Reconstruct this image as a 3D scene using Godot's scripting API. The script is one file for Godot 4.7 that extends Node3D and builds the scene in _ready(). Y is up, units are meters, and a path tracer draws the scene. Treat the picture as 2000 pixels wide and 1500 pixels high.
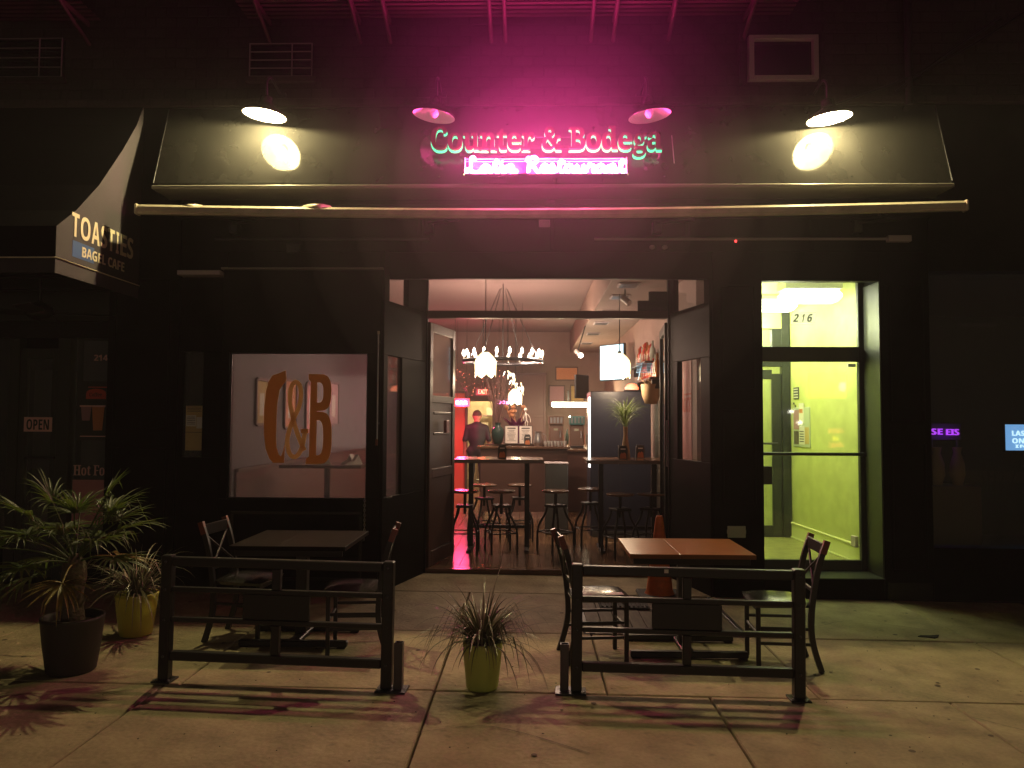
extends Node3D
# A restaurant front at night: x runs right along the building line, z out to the street, y up. Metres.

var M := {}
var rng := RandomNumberGenerator.new()

# ---------------------------------------------------------------- materials
func lin(r: float, g: float, b: float) -> Color:
	return Color(r, g, b).linear_to_srgb()

func mat(key: String, r: float, g: float, b: float, rough := 0.7, metal := 0.0) -> StandardMaterial3D:
	var m := StandardMaterial3D.new()
	m.resource_name = key
	m.albedo_color = lin(r, g, b)
	m.roughness = rough
	m.metallic = metal
	M[key] = m
	return m

func glow(key: String, r: float, g: float, b: float, e: float) -> StandardMaterial3D:
	var m := mat(key, 0.6, 0.6, 0.6, 0.4)
	m.emission_enabled = true
	m.emission = lin(r, g, b)
	m.emission_energy_multiplier = e
	return m

func noise(sd: int, freq: float, oct := 4) -> FastNoiseLite:
	var n := FastNoiseLite.new()
	n.seed = sd
	n.noise_type = FastNoiseLite.TYPE_SIMPLEX_SMOOTH
	n.frequency = freq
	n.fractal_octaves = oct
	return n

# tone: multiplies the albedo by a wear pattern of fine grain and broad blotches
func tone(m: StandardMaterial3D, sd: int, size: float, lo: float, hi: float, fine := 0.06, stretch := Vector2(1, 1)) -> Image:
	var n := 384
	var a := noise(sd, 0.012, 5)
	var b := noise(sd + 7, 0.16, 3)
	var s := noise(sd + 13, 0.035, 2)
	var im := Image.create(n, n, false, Image.FORMAT_RGB8)
	for y in n:
		for x in n:
			var p := Vector2(x, y) * stretch
			# blend across the seam so that the sheet repeats without an edge
			var u := float(x) / n
			var w := smoothstep(0.78, 1.0, u)
			var v := float(y) / n
			var q := smoothstep(0.78, 1.0, v)
			var c := 0.0
			if w > 0.0 or q > 0.0:
				var sx := float(n) * stretch.x
				var sy := float(n) * stretch.y
				c = lerpf(lerpf(a.get_noise_2d(p.x, p.y), a.get_noise_2d(p.x - sx, p.y), w), lerpf(a.get_noise_2d(p.x, p.y - sy), a.get_noise_2d(p.x - sx, p.y - sy), w), q)
			else:
				c = a.get_noise_2d(p.x, p.y)
			var k := 0.5 + 0.75 * c + fine * 6.0 * 0.16 * b.get_noise_2d(p.x, p.y)
			var spot := s.get_noise_2d(p.x, p.y)
			if spot > 0.52:
				k -= (spot - 0.52) * 1.6
			k = clampf(lo + (hi - lo) * k, 0.0, 1.0)
			im.set_pixel(x, y, Color(k, k, k).linear_to_srgb())
	m.albedo_texture = ImageTexture.create_from_image(im)
	m.uv1_triplanar = true
	m.uv1_world_triplanar = true
	m.uv1_scale = Vector3.ONE / size
	return im

func relief(m: StandardMaterial3D, sd: int, freq: float, cm: float) -> void:
	var t := NoiseTexture2D.new()
	t.width = 256
	t.height = 256
	t.seamless = true
	t.noise = noise(sd, freq, 4)
	m.heightmap_enabled = true
	m.heightmap_texture = t
	m.heightmap_scale = cm
	m.uv1_triplanar = true
	m.uv1_world_triplanar = true

func brick_skin(m: StandardMaterial3D) -> void:
	# fine relief and tone of brickwork that is too dim to tell brick from brick
	var w := 256
	var h := 256
	var im := Image.create(w, h, false, Image.FORMAT_RGB8)
	var hm := Image.create(w, h, false, Image.FORMAT_RGB8)
	var r := RandomNumberGenerator.new()
	r.seed = 5
	var tones := []
	for i in 64:
		tones.append(r.randf_range(0.75, 1.0))
	var nz := noise(3, 0.09, 3)
	for y in h:
		var row := y / 32
		for x in w:
			var xx := (x + (32 if row % 2 == 1 else 0)) % w
			var edge := (y % 32) < 5 or (xx % 64) < 5
			var k: float = 0.74 if edge else tones[(row * 4 + xx / 64) % 64]
			k *= 0.9 + 0.2 * nz.get_noise_2d(x, y)
			im.set_pixel(x, y, Color(k, k * 0.93, k * 0.88).linear_to_srgb())
			var g := 0.1 if edge else 0.8 + 0.25 * nz.get_noise_2d(x * 2.0, y * 2.0)
			hm.set_pixel(x, y, Color(g, g, g))
	m.albedo_texture = ImageTexture.create_from_image(im)
	m.heightmap_enabled = true
	m.heightmap_texture = ImageTexture.create_from_image(hm)
	m.heightmap_scale = 0.5
	m.uv1_triplanar = true
	m.uv1_world_triplanar = true
	m.uv1_scale = Vector3.ONE / 0.84

func make_materials() -> void:
	var m: StandardMaterial3D
	m = mat("paving", 0.40, 0.34, 0.2, 0.82)
	tone(m, 11, 2.6, 0.55, 1.0, 0.28)
	relief(m, 12, 0.16, 0.45)
	m.uv1_scale = Vector3.ONE / 1.9
	m = mat("bed", 0.03, 0.028, 0.024, 0.95)
	m = mat("asphalt", 0.05, 0.05, 0.05, 0.9)
	relief(m, 14, 0.2, 0.6)
	m = mat("black_paint", 0.010, 0.0098, 0.0095, 0.5)
	tone(m, 21, 1.7, 0.55, 1.0, 0.05)
	m.metallic_specular = 0.15
	m = mat("black_gloss", 0.02, 0.02, 0.019, 0.2)
	m = mat("fascia", 0.022, 0.021, 0.02, 0.09)
	tone(m, 23, 2.1, 0.7, 1.0, 0.03)
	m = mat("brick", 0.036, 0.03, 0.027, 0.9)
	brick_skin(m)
	m = mat("lip", 0.22, 0.21, 0.18, 0.4)
	m = mat("cream", 0.74, 0.66, 0.5, 0.4)
	tone(m, 25, 1.3, 0.65, 1.0, 0.05)
	m = mat("iron", 0.02, 0.02, 0.02, 0.5, 0.3)
	m = mat("fence_paint", 0.008, 0.008, 0.008, 0.4)
	m = mat("escape_iron", 0.045, 0.02, 0.018, 0.7)
	m = mat("steel", 0.45, 0.45, 0.46, 0.3, 0.9)
	m = mat("dark_steel", 0.09, 0.09, 0.1, 0.35, 0.8)
	m = mat("frame_grey", 0.055, 0.06, 0.055, 0.4, 0.2)
	m = mat("frame_dark", 0.022, 0.026, 0.024, 0.4, 0.2)
	m = mat("white_paint", 0.75, 0.74, 0.7, 0.5)
	m = mat("vent_frame", 0.42, 0.36, 0.38, 0.6)
	m = mat("dark_glass", 0.01, 0.01, 0.012, 0.06)
	m = mat("opening_frame", 0.3, 0.27, 0.26, 0.6)
	m = mat("grille", 0.17, 0.15, 0.145, 0.6)
	m = mat("shade_white", 0.8, 0.78, 0.74, 0.35)
	m = mat("canvas_navy", 0.05, 0.042, 0.052, 0.85)
	relief(m, 31, 0.25, 0.12)
	m = mat("canvas_black", 0.02, 0.018, 0.019, 0.9)
	m = mat("letter_cream", 0.75, 0.66, 0.48, 0.6)
	m = mat("panel_blue", 0.05, 0.10, 0.26, 0.6)
	m = mat("gold", 0.72, 0.42, 0.14, 0.55)
	m.backlight_enabled = true
	m.backlight = lin(0.8, 0.47, 0.16)
	m = mat("sticker", 0.85, 0.85, 0.8, 0.6)
	m.backlight_enabled = true
	m.backlight = lin(1.0, 1.0, 0.95)
	m = mat("table_dark", 0.009, 0.006, 0.005, 0.5)
	m.metallic_specular = 0.2
	m = mat("shop_dark", 0.02, 0.02, 0.018, 0.8)
	m = mat("awning_black", 0.006, 0.0055, 0.007, 0.95)
	m.metallic_specular = 0.15
	m = mat("sign_red", 0.05, 0.006, 0.008, 0.5)
	m = mat("yellow_wall", 0.66, 0.71, 0.27, 0.6)
	tone(m, 41, 1.4, 0.78, 1.0, 0.03)
	m = mat("skirting", 0.78, 0.82, 0.42, 0.5)
	m = mat("vestibule_floor", 0.4, 0.4, 0.14, 0.35)
	tone(m, 43, 0.9, 0.6, 1.0, 0.08)
	m = mat("room_wall", 0.27, 0.185, 0.15, 0.75)
	tone(m, 45, 2.3, 0.8, 1.0, 0.03)
	m = mat("room_ceiling", 0.17, 0.115, 0.11, 0.85)
	m = mat("side_wall", 0.12, 0.11, 0.13, 0.7)
	tone(m, 47, 1.6, 0.75, 1.0, 0.03)
	for i in 3:
		m = mat("plank%d" % i, 0.19 + 0.04 * i, 0.11 + 0.022 * i, 0.06 + 0.01 * i, 0.2)
		tone(m, 51 + i, 1.1, 0.5, 1.0, 0.09, Vector2(3.0, 0.35))
	m = mat("deck", 0.16, 0.12, 0.08, 0.75)
	tone(m, 57, 0.8, 0.5, 1.0, 0.1, Vector2(4.0, 0.5))
	m = mat("deck_dark", 0.11, 0.09, 0.06, 0.85)
	m = mat("table_wood", 0.30, 0.115, 0.032, 0.3)
	tone(m, 61, 0.55, 0.6, 1.0, 0.07, Vector2(0.4, 4.0))
	m = mat("bar_wood", 0.16, 0.08, 0.045, 0.22)
	tone(m, 63, 0.7, 0.55, 1.0, 0.07, Vector2(0.5, 4.0))
	m = mat("door_wood", 0.065, 0.03, 0.026, 0.45)
	m = mat("panel_wood", 0.10, 0.05, 0.04, 0.5)
	m = mat("vinyl", 0.018, 0.017, 0.016, 0.22)
	m.clearcoat_enabled = true
	m.clearcoat = 0.5
	m.clearcoat_roughness = 0.25
	m = mat("chair_red", 0.16, 0.03, 0.015, 0.35)
	m = mat("paper", 0.75, 0.72, 0.66, 0.8)
	m = mat("paper_tan", 0.55, 0.4, 0.16, 0.8)
	m = mat("paper_green", 0.5, 0.55, 0.42, 0.8)
	m = mat("print_dark", 0.05, 0.05, 0.05, 0.7)
	m = mat("poster_red", 0.62, 0.09, 0.06, 0.6)
	m = mat("poster_pink", 0.62, 0.27, 0.27, 0.6)
	m = mat("poster_orange", 0.62, 0.24, 0.1, 0.6)
	m = mat("poster_mauve", 0.42, 0.22, 0.24, 0.6)
	m = mat("sign_pink", 0.85, 0.5, 0.45, 0.6)
	m = mat("cone_orange", 0.85, 0.19, 0.035, 0.5)
	tone(m, 71, 0.4, 0.6, 1.0, 0.08)
	m = mat("rubber", 0.02, 0.02, 0.02, 0.8)
	m = mat("yellow_pot", 0.55, 0.50, 0.07, 0.4)
	m = mat("green_pot", 0.50, 0.56, 0.13, 0.4)
	m = mat("black_pot", 0.028, 0.022, 0.018, 0.6)
	m = mat("soil", 0.02, 0.014, 0.01, 0.95)
	m = mat("trunk", 0.10, 0.075, 0.05, 0.9)
	relief(m, 73, 0.1, 1.5)
	m = mat("palm_leaf", 0.028, 0.045, 0.010, 0.5)
	m.backlight_enabled = true
	m.backlight = lin(0.12, 0.18, 0.03)
	m = mat("palm_dry", 0.22, 0.15, 0.03, 0.5)
	m = mat("blade", 0.11, 0.11, 0.06, 0.3)
	m = mat("blade_pale", 0.28, 0.24, 0.17, 0.3)
	m = mat("cabinet", 0.022, 0.024, 0.045, 0.35)
	m = mat("skin", 0.36, 0.18, 0.12, 0.6)
	m = mat("shirt", 0.018, 0.014, 0.016, 0.85)
	m = mat("hair", 0.05, 0.025, 0.018, 0.8)
	m = mat("body", 1, 1, 1, 0.75)
	m.vertex_color_use_as_albedo = true
	m = mat("vase_glaze", 0.03, 0.06, 0.055, 0.12)
	m = mat("twig", 0.16, 0.08, 0.07, 0.8)
	m = mat("flower_wrap", 0.28, 0.05, 0.2, 0.5)
	m = mat("blossom", 0.55, 0.25, 0.12, 0.7)
	m = mat("bone", 0.8, 0.76, 0.7, 0.6)
	m = mat("orange_card", 0.6, 0.2, 0.08, 0.6)
	m = mat("bottle_amber", 0.3, 0.1, 0.03, 0.1)
	m = mat("bottle_clear", 0.5, 0.52, 0.5, 0.08)
	m = mat("bottle_red", 0.5, 0.03, 0.03, 0.15)
	m = mat("blue_wire", 0.25, 0.45, 0.75, 0.35)
	m = mat("wicker", 0.3, 0.2, 0.11, 0.8)
	m = mat("machine", 0.3, 0.2, 0.16, 0.3, 0.5)
	m = mat("teal_panel", 0.08, 0.25, 0.25, 0.3)
	m = mat("far_wall", 0.12, 0.1, 0.09, 0.9)
	m = mat("tulip_rim", 0.7, 0.55, 0.25, 0.4)
	# panes: smooth and nearly clear
	m = mat("pane", 0.9, 0.95, 0.95, 0.03)
	m.transparency = BaseMaterial3D.TRANSPARENCY_ALPHA
	m.albedo_color.a = 0.04
	m = mat("pane_smoky", 0.5, 0.45, 0.5, 0.04)
	m.transparency = BaseMaterial3D.TRANSPARENCY_ALPHA
	m.albedo_color.a = 0.34
	# things that give off light
	glow("bulb_warm", 1.0, 0.93, 0.78, 40.0)
	glow("bulb_small", 1.0, 0.86, 0.66, 14.0)
	glow("neon_pink", 1.0, 0.16, 0.5, 34.0)
	glow("neon_inside", 1.0, 0.12, 0.45, 9.0)
	glow("halo_green", 0.06, 0.9, 0.42, 2.0).albedo_color = lin(0.015, 0.1, 0.05)
	glow("diffuser", 1.0, 1.0, 0.78, 4.0)
	glow("tulip_glow", 1.0, 0.8, 0.42, 2.6)
	glow("exit_red", 1.0, 0.12, 0.03, 2.5)
	glow("screen_cyan", 0.35, 0.8, 1.0, 1.6)
	glow("strip_white", 1.0, 0.95, 0.85, 5.0)
	glow("bar_glow", 1.0, 0.88, 0.62, 9.0)
	glow("neon_violet", 0.5, 0.06, 1.0, 0.9)
	glow("screen_blue", 0.2, 0.5, 0.95, 0.8)
	glow("screen_blue_text", 0.6, 0.9, 1.0, 1.3)
	glow("sign_yellow", 1.0, 0.7, 0.01, 7.0)
	glow("sign_white", 1.0, 1.0, 0.9, 7.0)
	glow("sign_open_red", 1.0, 0.2, 0.08, 6.0)
	glow("far_lamp", 1.0, 0.95, 0.85, 20.0)
	glow("far_window", 1.0, 0.8, 0.62, 0.9)
	glow("led_red", 1.0, 0.05, 0.05, 3.0)

# ---------------------------------------------------------------- shapes
func new_st() -> SurfaceTool:
	var s := SurfaceTool.new()
	s.begin(Mesh.PRIMITIVE_TRIANGLES)
	return s

# a, b, c run counter-clockwise seen from outside
func tri(s: SurfaceTool, a: Vector3, b: Vector3, c: Vector3, na := Vector3.ZERO, nb := Vector3.ZERO, nc := Vector3.ZERO) -> void:
	if na == Vector3.ZERO:
		na = (b - a).cross(c - a).normalized()
		nb = na
		nc = na
	s.set_normal(na)
	s.add_vertex(a)
	s.set_normal(nc)
	s.add_vertex(c)
	s.set_normal(nb)
	s.add_vertex(b)

func quad(s: SurfaceTool, a: Vector3, b: Vector3, c: Vector3, d: Vector3) -> void:
	tri(s, a, b, c)
	tri(s, a, c, d)

# box from corner to corner, edges chamfered by bev, optionally turned by xf
func bx(s: SurfaceTool, lo: Vector3, hi: Vector3, bev := 0.0, xf := Transform3D()) -> void:
	var c := (lo + hi) * 0.5
	var h := (hi - lo).abs() * 0.5
	bev = minf(bev, 0.45 * minf(h.x, minf(h.y, h.z)) * 2.0)
	var i := h - Vector3.ONE * bev
	for ax in 3:
		var u := (ax + 1) % 3
		var v := (ax + 2) % 3
		for sg in [-1.0, 1.0]:
			var p := []
			for k in [[-1, -1], [1, -1], [1, 1], [-1, 1]]:
				var q := Vector3.ZERO
				q[ax] = h[ax] * sg
				q[u] = i[u] * k[0]
				q[v] = i[v] * k[1]
				p.append(xf * (c + q))
			if sg > 0:
				quad(s, p[0], p[1], p[2], p[3])
			else:
				quad(s, p[3], p[2], p[1], p[0])
		if bev <= 0.0:
			continue
		for su in [-1.0, 1.0]:
			for sv in [-1.0, 1.0]:
				var e := []
				for k in [-1.0, 1.0]:
					var q1 := Vector3.ZERO
					q1[ax] = i[ax] * k
					q1[u] = h[u] * su
					q1[v] = i[v] * sv
					var q2 := q1
					q2[u] = i[u] * su
					q2[v] = h[v] * sv
					e.append(xf * (c + q1))
					e.append(xf * (c + q2))
				if su * sv < 0:
					quad(s, e[0], e[2], e[3], e[1])
				else:
					quad(s, e[1], e[3], e[2], e[0])
	if bev > 0.0:
		for sx in [-1.0, 1.0]:
			for sy in [-1.0, 1.0]:
				for sz in [-1.0, 1.0]:
					var a := xf * (c + Vector3(h.x * sx, i.y * sy, i.z * sz))
					var b := xf * (c + Vector3(i.x * sx, h.y * sy, i.z * sz))
					var d := xf * (c + Vector3(i.x * sx, i.y * sy, h.z * sz))
					if sx * sy * sz > 0:
						tri(s, a, b, d)
					else:
						tri(s, d, b, a)

# a round bar along a path; radius may change along it
func tube(s: SurfaceTool, pts: Array, r: float, r2 := -1.0, sides := 8) -> void:
	if r2 < 0.0:
		r2 = r
	var n := pts.size()
	var rings := []
	var up := Vector3.UP
	for k in n:
		var t: Vector3 = (pts[mini(k + 1, n - 1)] - pts[maxi(k - 1, 0)]).normalized()
		if absf(t.dot(up)) > 0.95:
			up = Vector3.RIGHT if absf(t.x) < 0.9 else Vector3.FORWARD
		var a := t.cross(up).normalized()
		var b := a.cross(t).normalized()
		up = b
		var rr := lerpf(r, r2, float(k) / maxf(1.0, n - 1))
		var ring := []
		for q in sides:
			var w := TAU * q / sides
			ring.append([pts[k] + (a * cos(w) + b * sin(w)) * rr, a * cos(w) + b * sin(w)])
		rings.append(ring)
	for k in n - 1:
		for q in sides:
			var q2 := (q + 1) % sides
			var A: Array = rings[k][q]
			var B: Array = rings[k][q2]
			var C: Array = rings[k + 1][q2]
			var D: Array = rings[k + 1][q]
			tri(s, A[0], C[0], B[0], A[1], C[1], B[1])
			tri(s, A[0], D[0], C[0], A[1], D[1], C[1])
	for e in [0, n - 1]:
		for q in range(1, sides - 1):
			if e == 0:
				tri(s, rings[e][0][0], rings[e][q][0], rings[e][q + 1][0])
			else:
				tri(s, rings[e][0][0], rings[e][q + 1][0], rings[e][q][0])

# turned shape: profile of (radius, height) from bottom to top, smooth
func lathe(s: SurfaceTool, prof: Array, at := Vector3.ZERO, seg := 24, xf := Transform3D()) -> void:
	var nr := []
	for k in prof.size():
		var d: Vector2 = prof[mini(k + 1, prof.size() - 1)] - prof[maxi(k - 1, 0)]
		nr.append(Vector2(d.y, -d.x).normalized())
	for k in prof.size() - 1:
		for q in seg:
			var v := []
			var n := []
			for e in [[k, q], [k, q + 1], [k + 1, q + 1], [k + 1, q]]:
				var w: float = TAU * e[1] / seg
				var p: Vector2 = prof[e[0]]
				v.append(xf * (at + Vector3(p.x * cos(w), p.y, -p.x * sin(w))))
				var g: Vector2 = nr[e[0]]
				n.append(xf.basis * Vector3(g.x * cos(w), g.y, -g.x * sin(w)))
			tri(s, v[0], v[1], v[2], n[0], n[1], n[2])
			tri(s, v[0], v[2], v[3], n[0], n[2], n[3])

# flat outline in x and y pushed through a depth along z (from z0 to z1)
func prism(s: SurfaceTool, poly: PackedVector2Array, z0: float, z1: float, xf := Transform3D()) -> void:
	if Geometry2D.is_polygon_clockwise(poly):
		poly.reverse()
	var ix := Geometry2D.triangulate_polygon(poly)
	for k in range(0, ix.size(), 3):
		var a := poly[ix[k]]
		var b := poly[ix[k + 1]]
		var c := poly[ix[k + 2]]
		if (b - a).cross(c - a) < 0:
			var t := b
			b = c
			c = t
		tri(s, xf * Vector3(a.x, a.y, z1), xf * Vector3(b.x, b.y, z1), xf * Vector3(c.x, c.y, z1))
		tri(s, xf * Vector3(a.x, a.y, z0), xf * Vector3(c.x, c.y, z0), xf * Vector3(b.x, b.y, z0))
	for k in poly.size():
		var a := poly[k]
		var b := poly[(k + 1) % poly.size()]
		quad(s, xf * Vector3(a.x, a.y, z0), xf * Vector3(b.x, b.y, z0), xf * Vector3(b.x, b.y, z1), xf * Vector3(a.x, a.y, z1))

func ball(s: SurfaceTool, at: Vector3, r: Vector3, seg := 12, xf := Transform3D()) -> void:
	var prof := []
	for k in seg / 2 + 1:
		var w := -PI / 2 + PI * k / (seg / 2)
		prof.append(Vector2(maxf(cos(w), 0.0001), sin(w)))
	lathe(s, prof, Vector3.ZERO, seg, xf * Transform3D(Basis.from_scale(r), at))

func curve(pts: Array, n := 6) -> Array:
	var out := []
	for k in pts.size() - 1:
		var p0: Vector3 = pts[maxi(k - 1, 0)]
		var p1: Vector3 = pts[k]
		var p2: Vector3 = pts[k + 1]
		var p3: Vector3 = pts[mini(k + 2, pts.size() - 1)]
		for i in n:
			var t := float(i) / n
			out.append(p1.cubic_interpolate(p2, p0, p3, t))
	out.append(pts[-1])
	return out

# ---------------------------------------------------------------- things and parts
func obj(called: String, s: SurfaceTool, m: String, parent: Node3D = self) -> MeshInstance3D:
	var o := MeshInstance3D.new()
	o.name = called
	s.index()
	o.mesh = s.commit()
	o.material_override = M[m]
	parent.add_child(o, true)
	number(o, called)
	return o

# repeats read brick, brick_001, brick_002
var counts := {}
func number(o: Node, called: String) -> void:
	var key := str(o.get_parent().get_instance_id()) + called
	var n: int = counts.get(key, 0)
	counts[key] = n + 1
	o.name = called if n == 0 else "%s_%03d" % [called, n]

func box(called: String, lo: Vector3, hi: Vector3, m: String, parent: Node3D = self, bev := 0.004, xf := Transform3D()) -> MeshInstance3D:
	var s := new_st()
	bx(s, lo, hi, bev, xf)
	return obj(called, s, m, parent)

func bar(called: String, pts: Array, r: float, m: String, parent: Node3D = self, r2 := -1.0, sides := 8) -> MeshInstance3D:
	var s := new_st()
	tube(s, pts, r, r2, sides)
	return obj(called, s, m, parent)

func thing(called: String, label: String, category: String, at := Vector3.ZERO, turn := 0.0, group := "") -> Node3D:
	var o := Node3D.new()
	o.name = called
	add_child(o, true)
	number(o, called)
	o.position = at
	o.rotation.y = turn
	tag(o, label, category, group)
	return o

func tag(o: Node, label: String, category := "", group := "", kind := "") -> void:
	o.set_meta("label", label)
	if category:
		o.set_meta("category", category)
	if group:
		o.set_meta("group", group)
	if kind:
		o.set_meta("kind", kind)

func structure(called: String, label: String) -> Node3D:
	var o := Node3D.new()
	o.name = called
	add_child(o, true)
	number(o, called)
	tag(o, label, "", "", "structure")
	return o

func copy(src: Node3D, called: String, label: String, at: Vector3, turn := 0.0) -> Node3D:
	var o: Node3D = src.duplicate()
	add_child(o, true)
	number(o, called)
	o.position = at
	o.rotation.y = turn
	o.set_meta("label", label)
	return o

func omni(called: String, at: Vector3, c: Color, e: float, size := 0.03, parent: Node3D = self) -> void:
	var l := OmniLight3D.new()
	l.name = called
	l.position = at
	l.light_color = c
	l.light_energy = e
	l.light_size = size
	l.omni_range = 40.0
	l.omni_attenuation = 2.0
	l.shadow_enabled = true
	parent.add_child(l, true)

func font(face := "Droid Sans", bold := true) -> SystemFont:
	var f := SystemFont.new()
	f.font_names = PackedStringArray([face])
	f.font_weight = 700 if bold else 400
	return f

# lettering fitted to a width and height, its middle at xf's origin, facing xf's +z
func letters(called: String, txt: String, w: float, h: float, xf: Transform3D, m: String, parent: Node3D, face := "Droid Sans", bold := true, depth := 0.003) -> MeshInstance3D:
	var t := TextMesh.new()
	t.text = txt
	t.font = font(face, bold)
	t.font_size = 64
	t.pixel_size = 0.01
	t.depth = 0.01
	t.curve_step = 2.0
	var bb := t.get_aabb()
	var o := MeshInstance3D.new()
	o.name = called
	o.mesh = t
	o.material_override = M[m]
	parent.add_child(o, true)
	number(o, called)
	var sc := Vector3(w / maxf(bb.size.x, 0.001), h / maxf(bb.size.y, 0.001), depth / 0.01)
	o.transform = xf * Transform3D(Basis.from_scale(sc), -(bb.position + bb.size * 0.5) * sc)
	return o

func gy(x: float) -> float:
	return -0.0087 * x

# ================================================================ the place
func _ready() -> void:
	var cam := Camera3D.new()
	cam.name = "camera"
	cam.keep_aspect = Camera3D.KEEP_HEIGHT
	cam.fov = rad_to_deg(2.0 * atan(750.0 / 1500.0))
	cam.far = 200.0
	cam.near = 0.05
	cam.basis = Basis(Vector3.UP, deg_to_rad(1.45)) * Basis(Vector3.RIGHT, deg_to_rad(2.67)) * Basis(Vector3.BACK, deg_to_rad(0.3))
	cam.position = Vector3(0, 1.65, 7.4)
	add_child(cam)
	var env := Environment.new()
	env.background_mode = Environment.BG_SKY
	var sm := ProceduralSkyMaterial.new()
	sm.sky_top_color = lin(0.02, 0.022, 0.035)
	sm.sky_horizon_color = lin(0.07, 0.055, 0.045)
	sm.ground_bottom_color = lin(0.01, 0.01, 0.01)
	sm.ground_horizon_color = lin(0.05, 0.04, 0.035)
	env.sky = Sky.new()
	env.sky.sky_material = sm
	env.background_energy_multiplier = 0.05
	env.tonemap_mode = Environment.TONE_MAPPER_LINEAR
	env.tonemap_exposure = 1.0
	env.sdfgi_enabled = true
	env.ssao_enabled = true
	env.ssil_enabled = true
	env.fog_enabled = true
	env.fog_density = 0.003
	env.fog_light_color = Color(0.9, 0.9, 0.92)
	env.volumetric_fog_enabled = true
	env.volumetric_fog_density = 0.0
	var we := WorldEnvironment.new()
	we.name = "environment"
	we.environment = env
	add_child(we)
	rng.seed = 20
	make_materials()
	build_ground()
	build_front()
	build_entrance()
	build_side_door()
	build_room()
	build_upper()
	build_cafe()
	build_neighbour()
	build_opposite()
	build_sign()
	build_lamps()
	build_awning()
	build_terrace()
	build_plants()
	build_interior()
	build_person()
	# damp night air hanging in front of the sign
	for k in 6:
		var hz := FogVolume.new()
		hz.shape = RenderingServer.FOG_VOLUME_SHAPE_ELLIPSOID
		hz.size = Vector3(1.9, 1.7, 1.6).lerp(Vector3(5.6, 6.0, 4.4), k / 5.0)
		hz.position = Vector3(0.15, 3.75 - 0.07 * k, 0.9 + 0.06 * k)
		var fm := FogMaterial.new()
		fm.density = [0.034, 0.024, 0.015, 0.009, 0.005, 0.003][k]
		fm.albedo = Color(0.95, 0.95, 0.95)
		hz.material = fm
		add_child(hz)
		number(hz, "haze")
		tag(hz, "faint pink lit haze hanging in front of the neon sign", "", "", "stuff")

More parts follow.
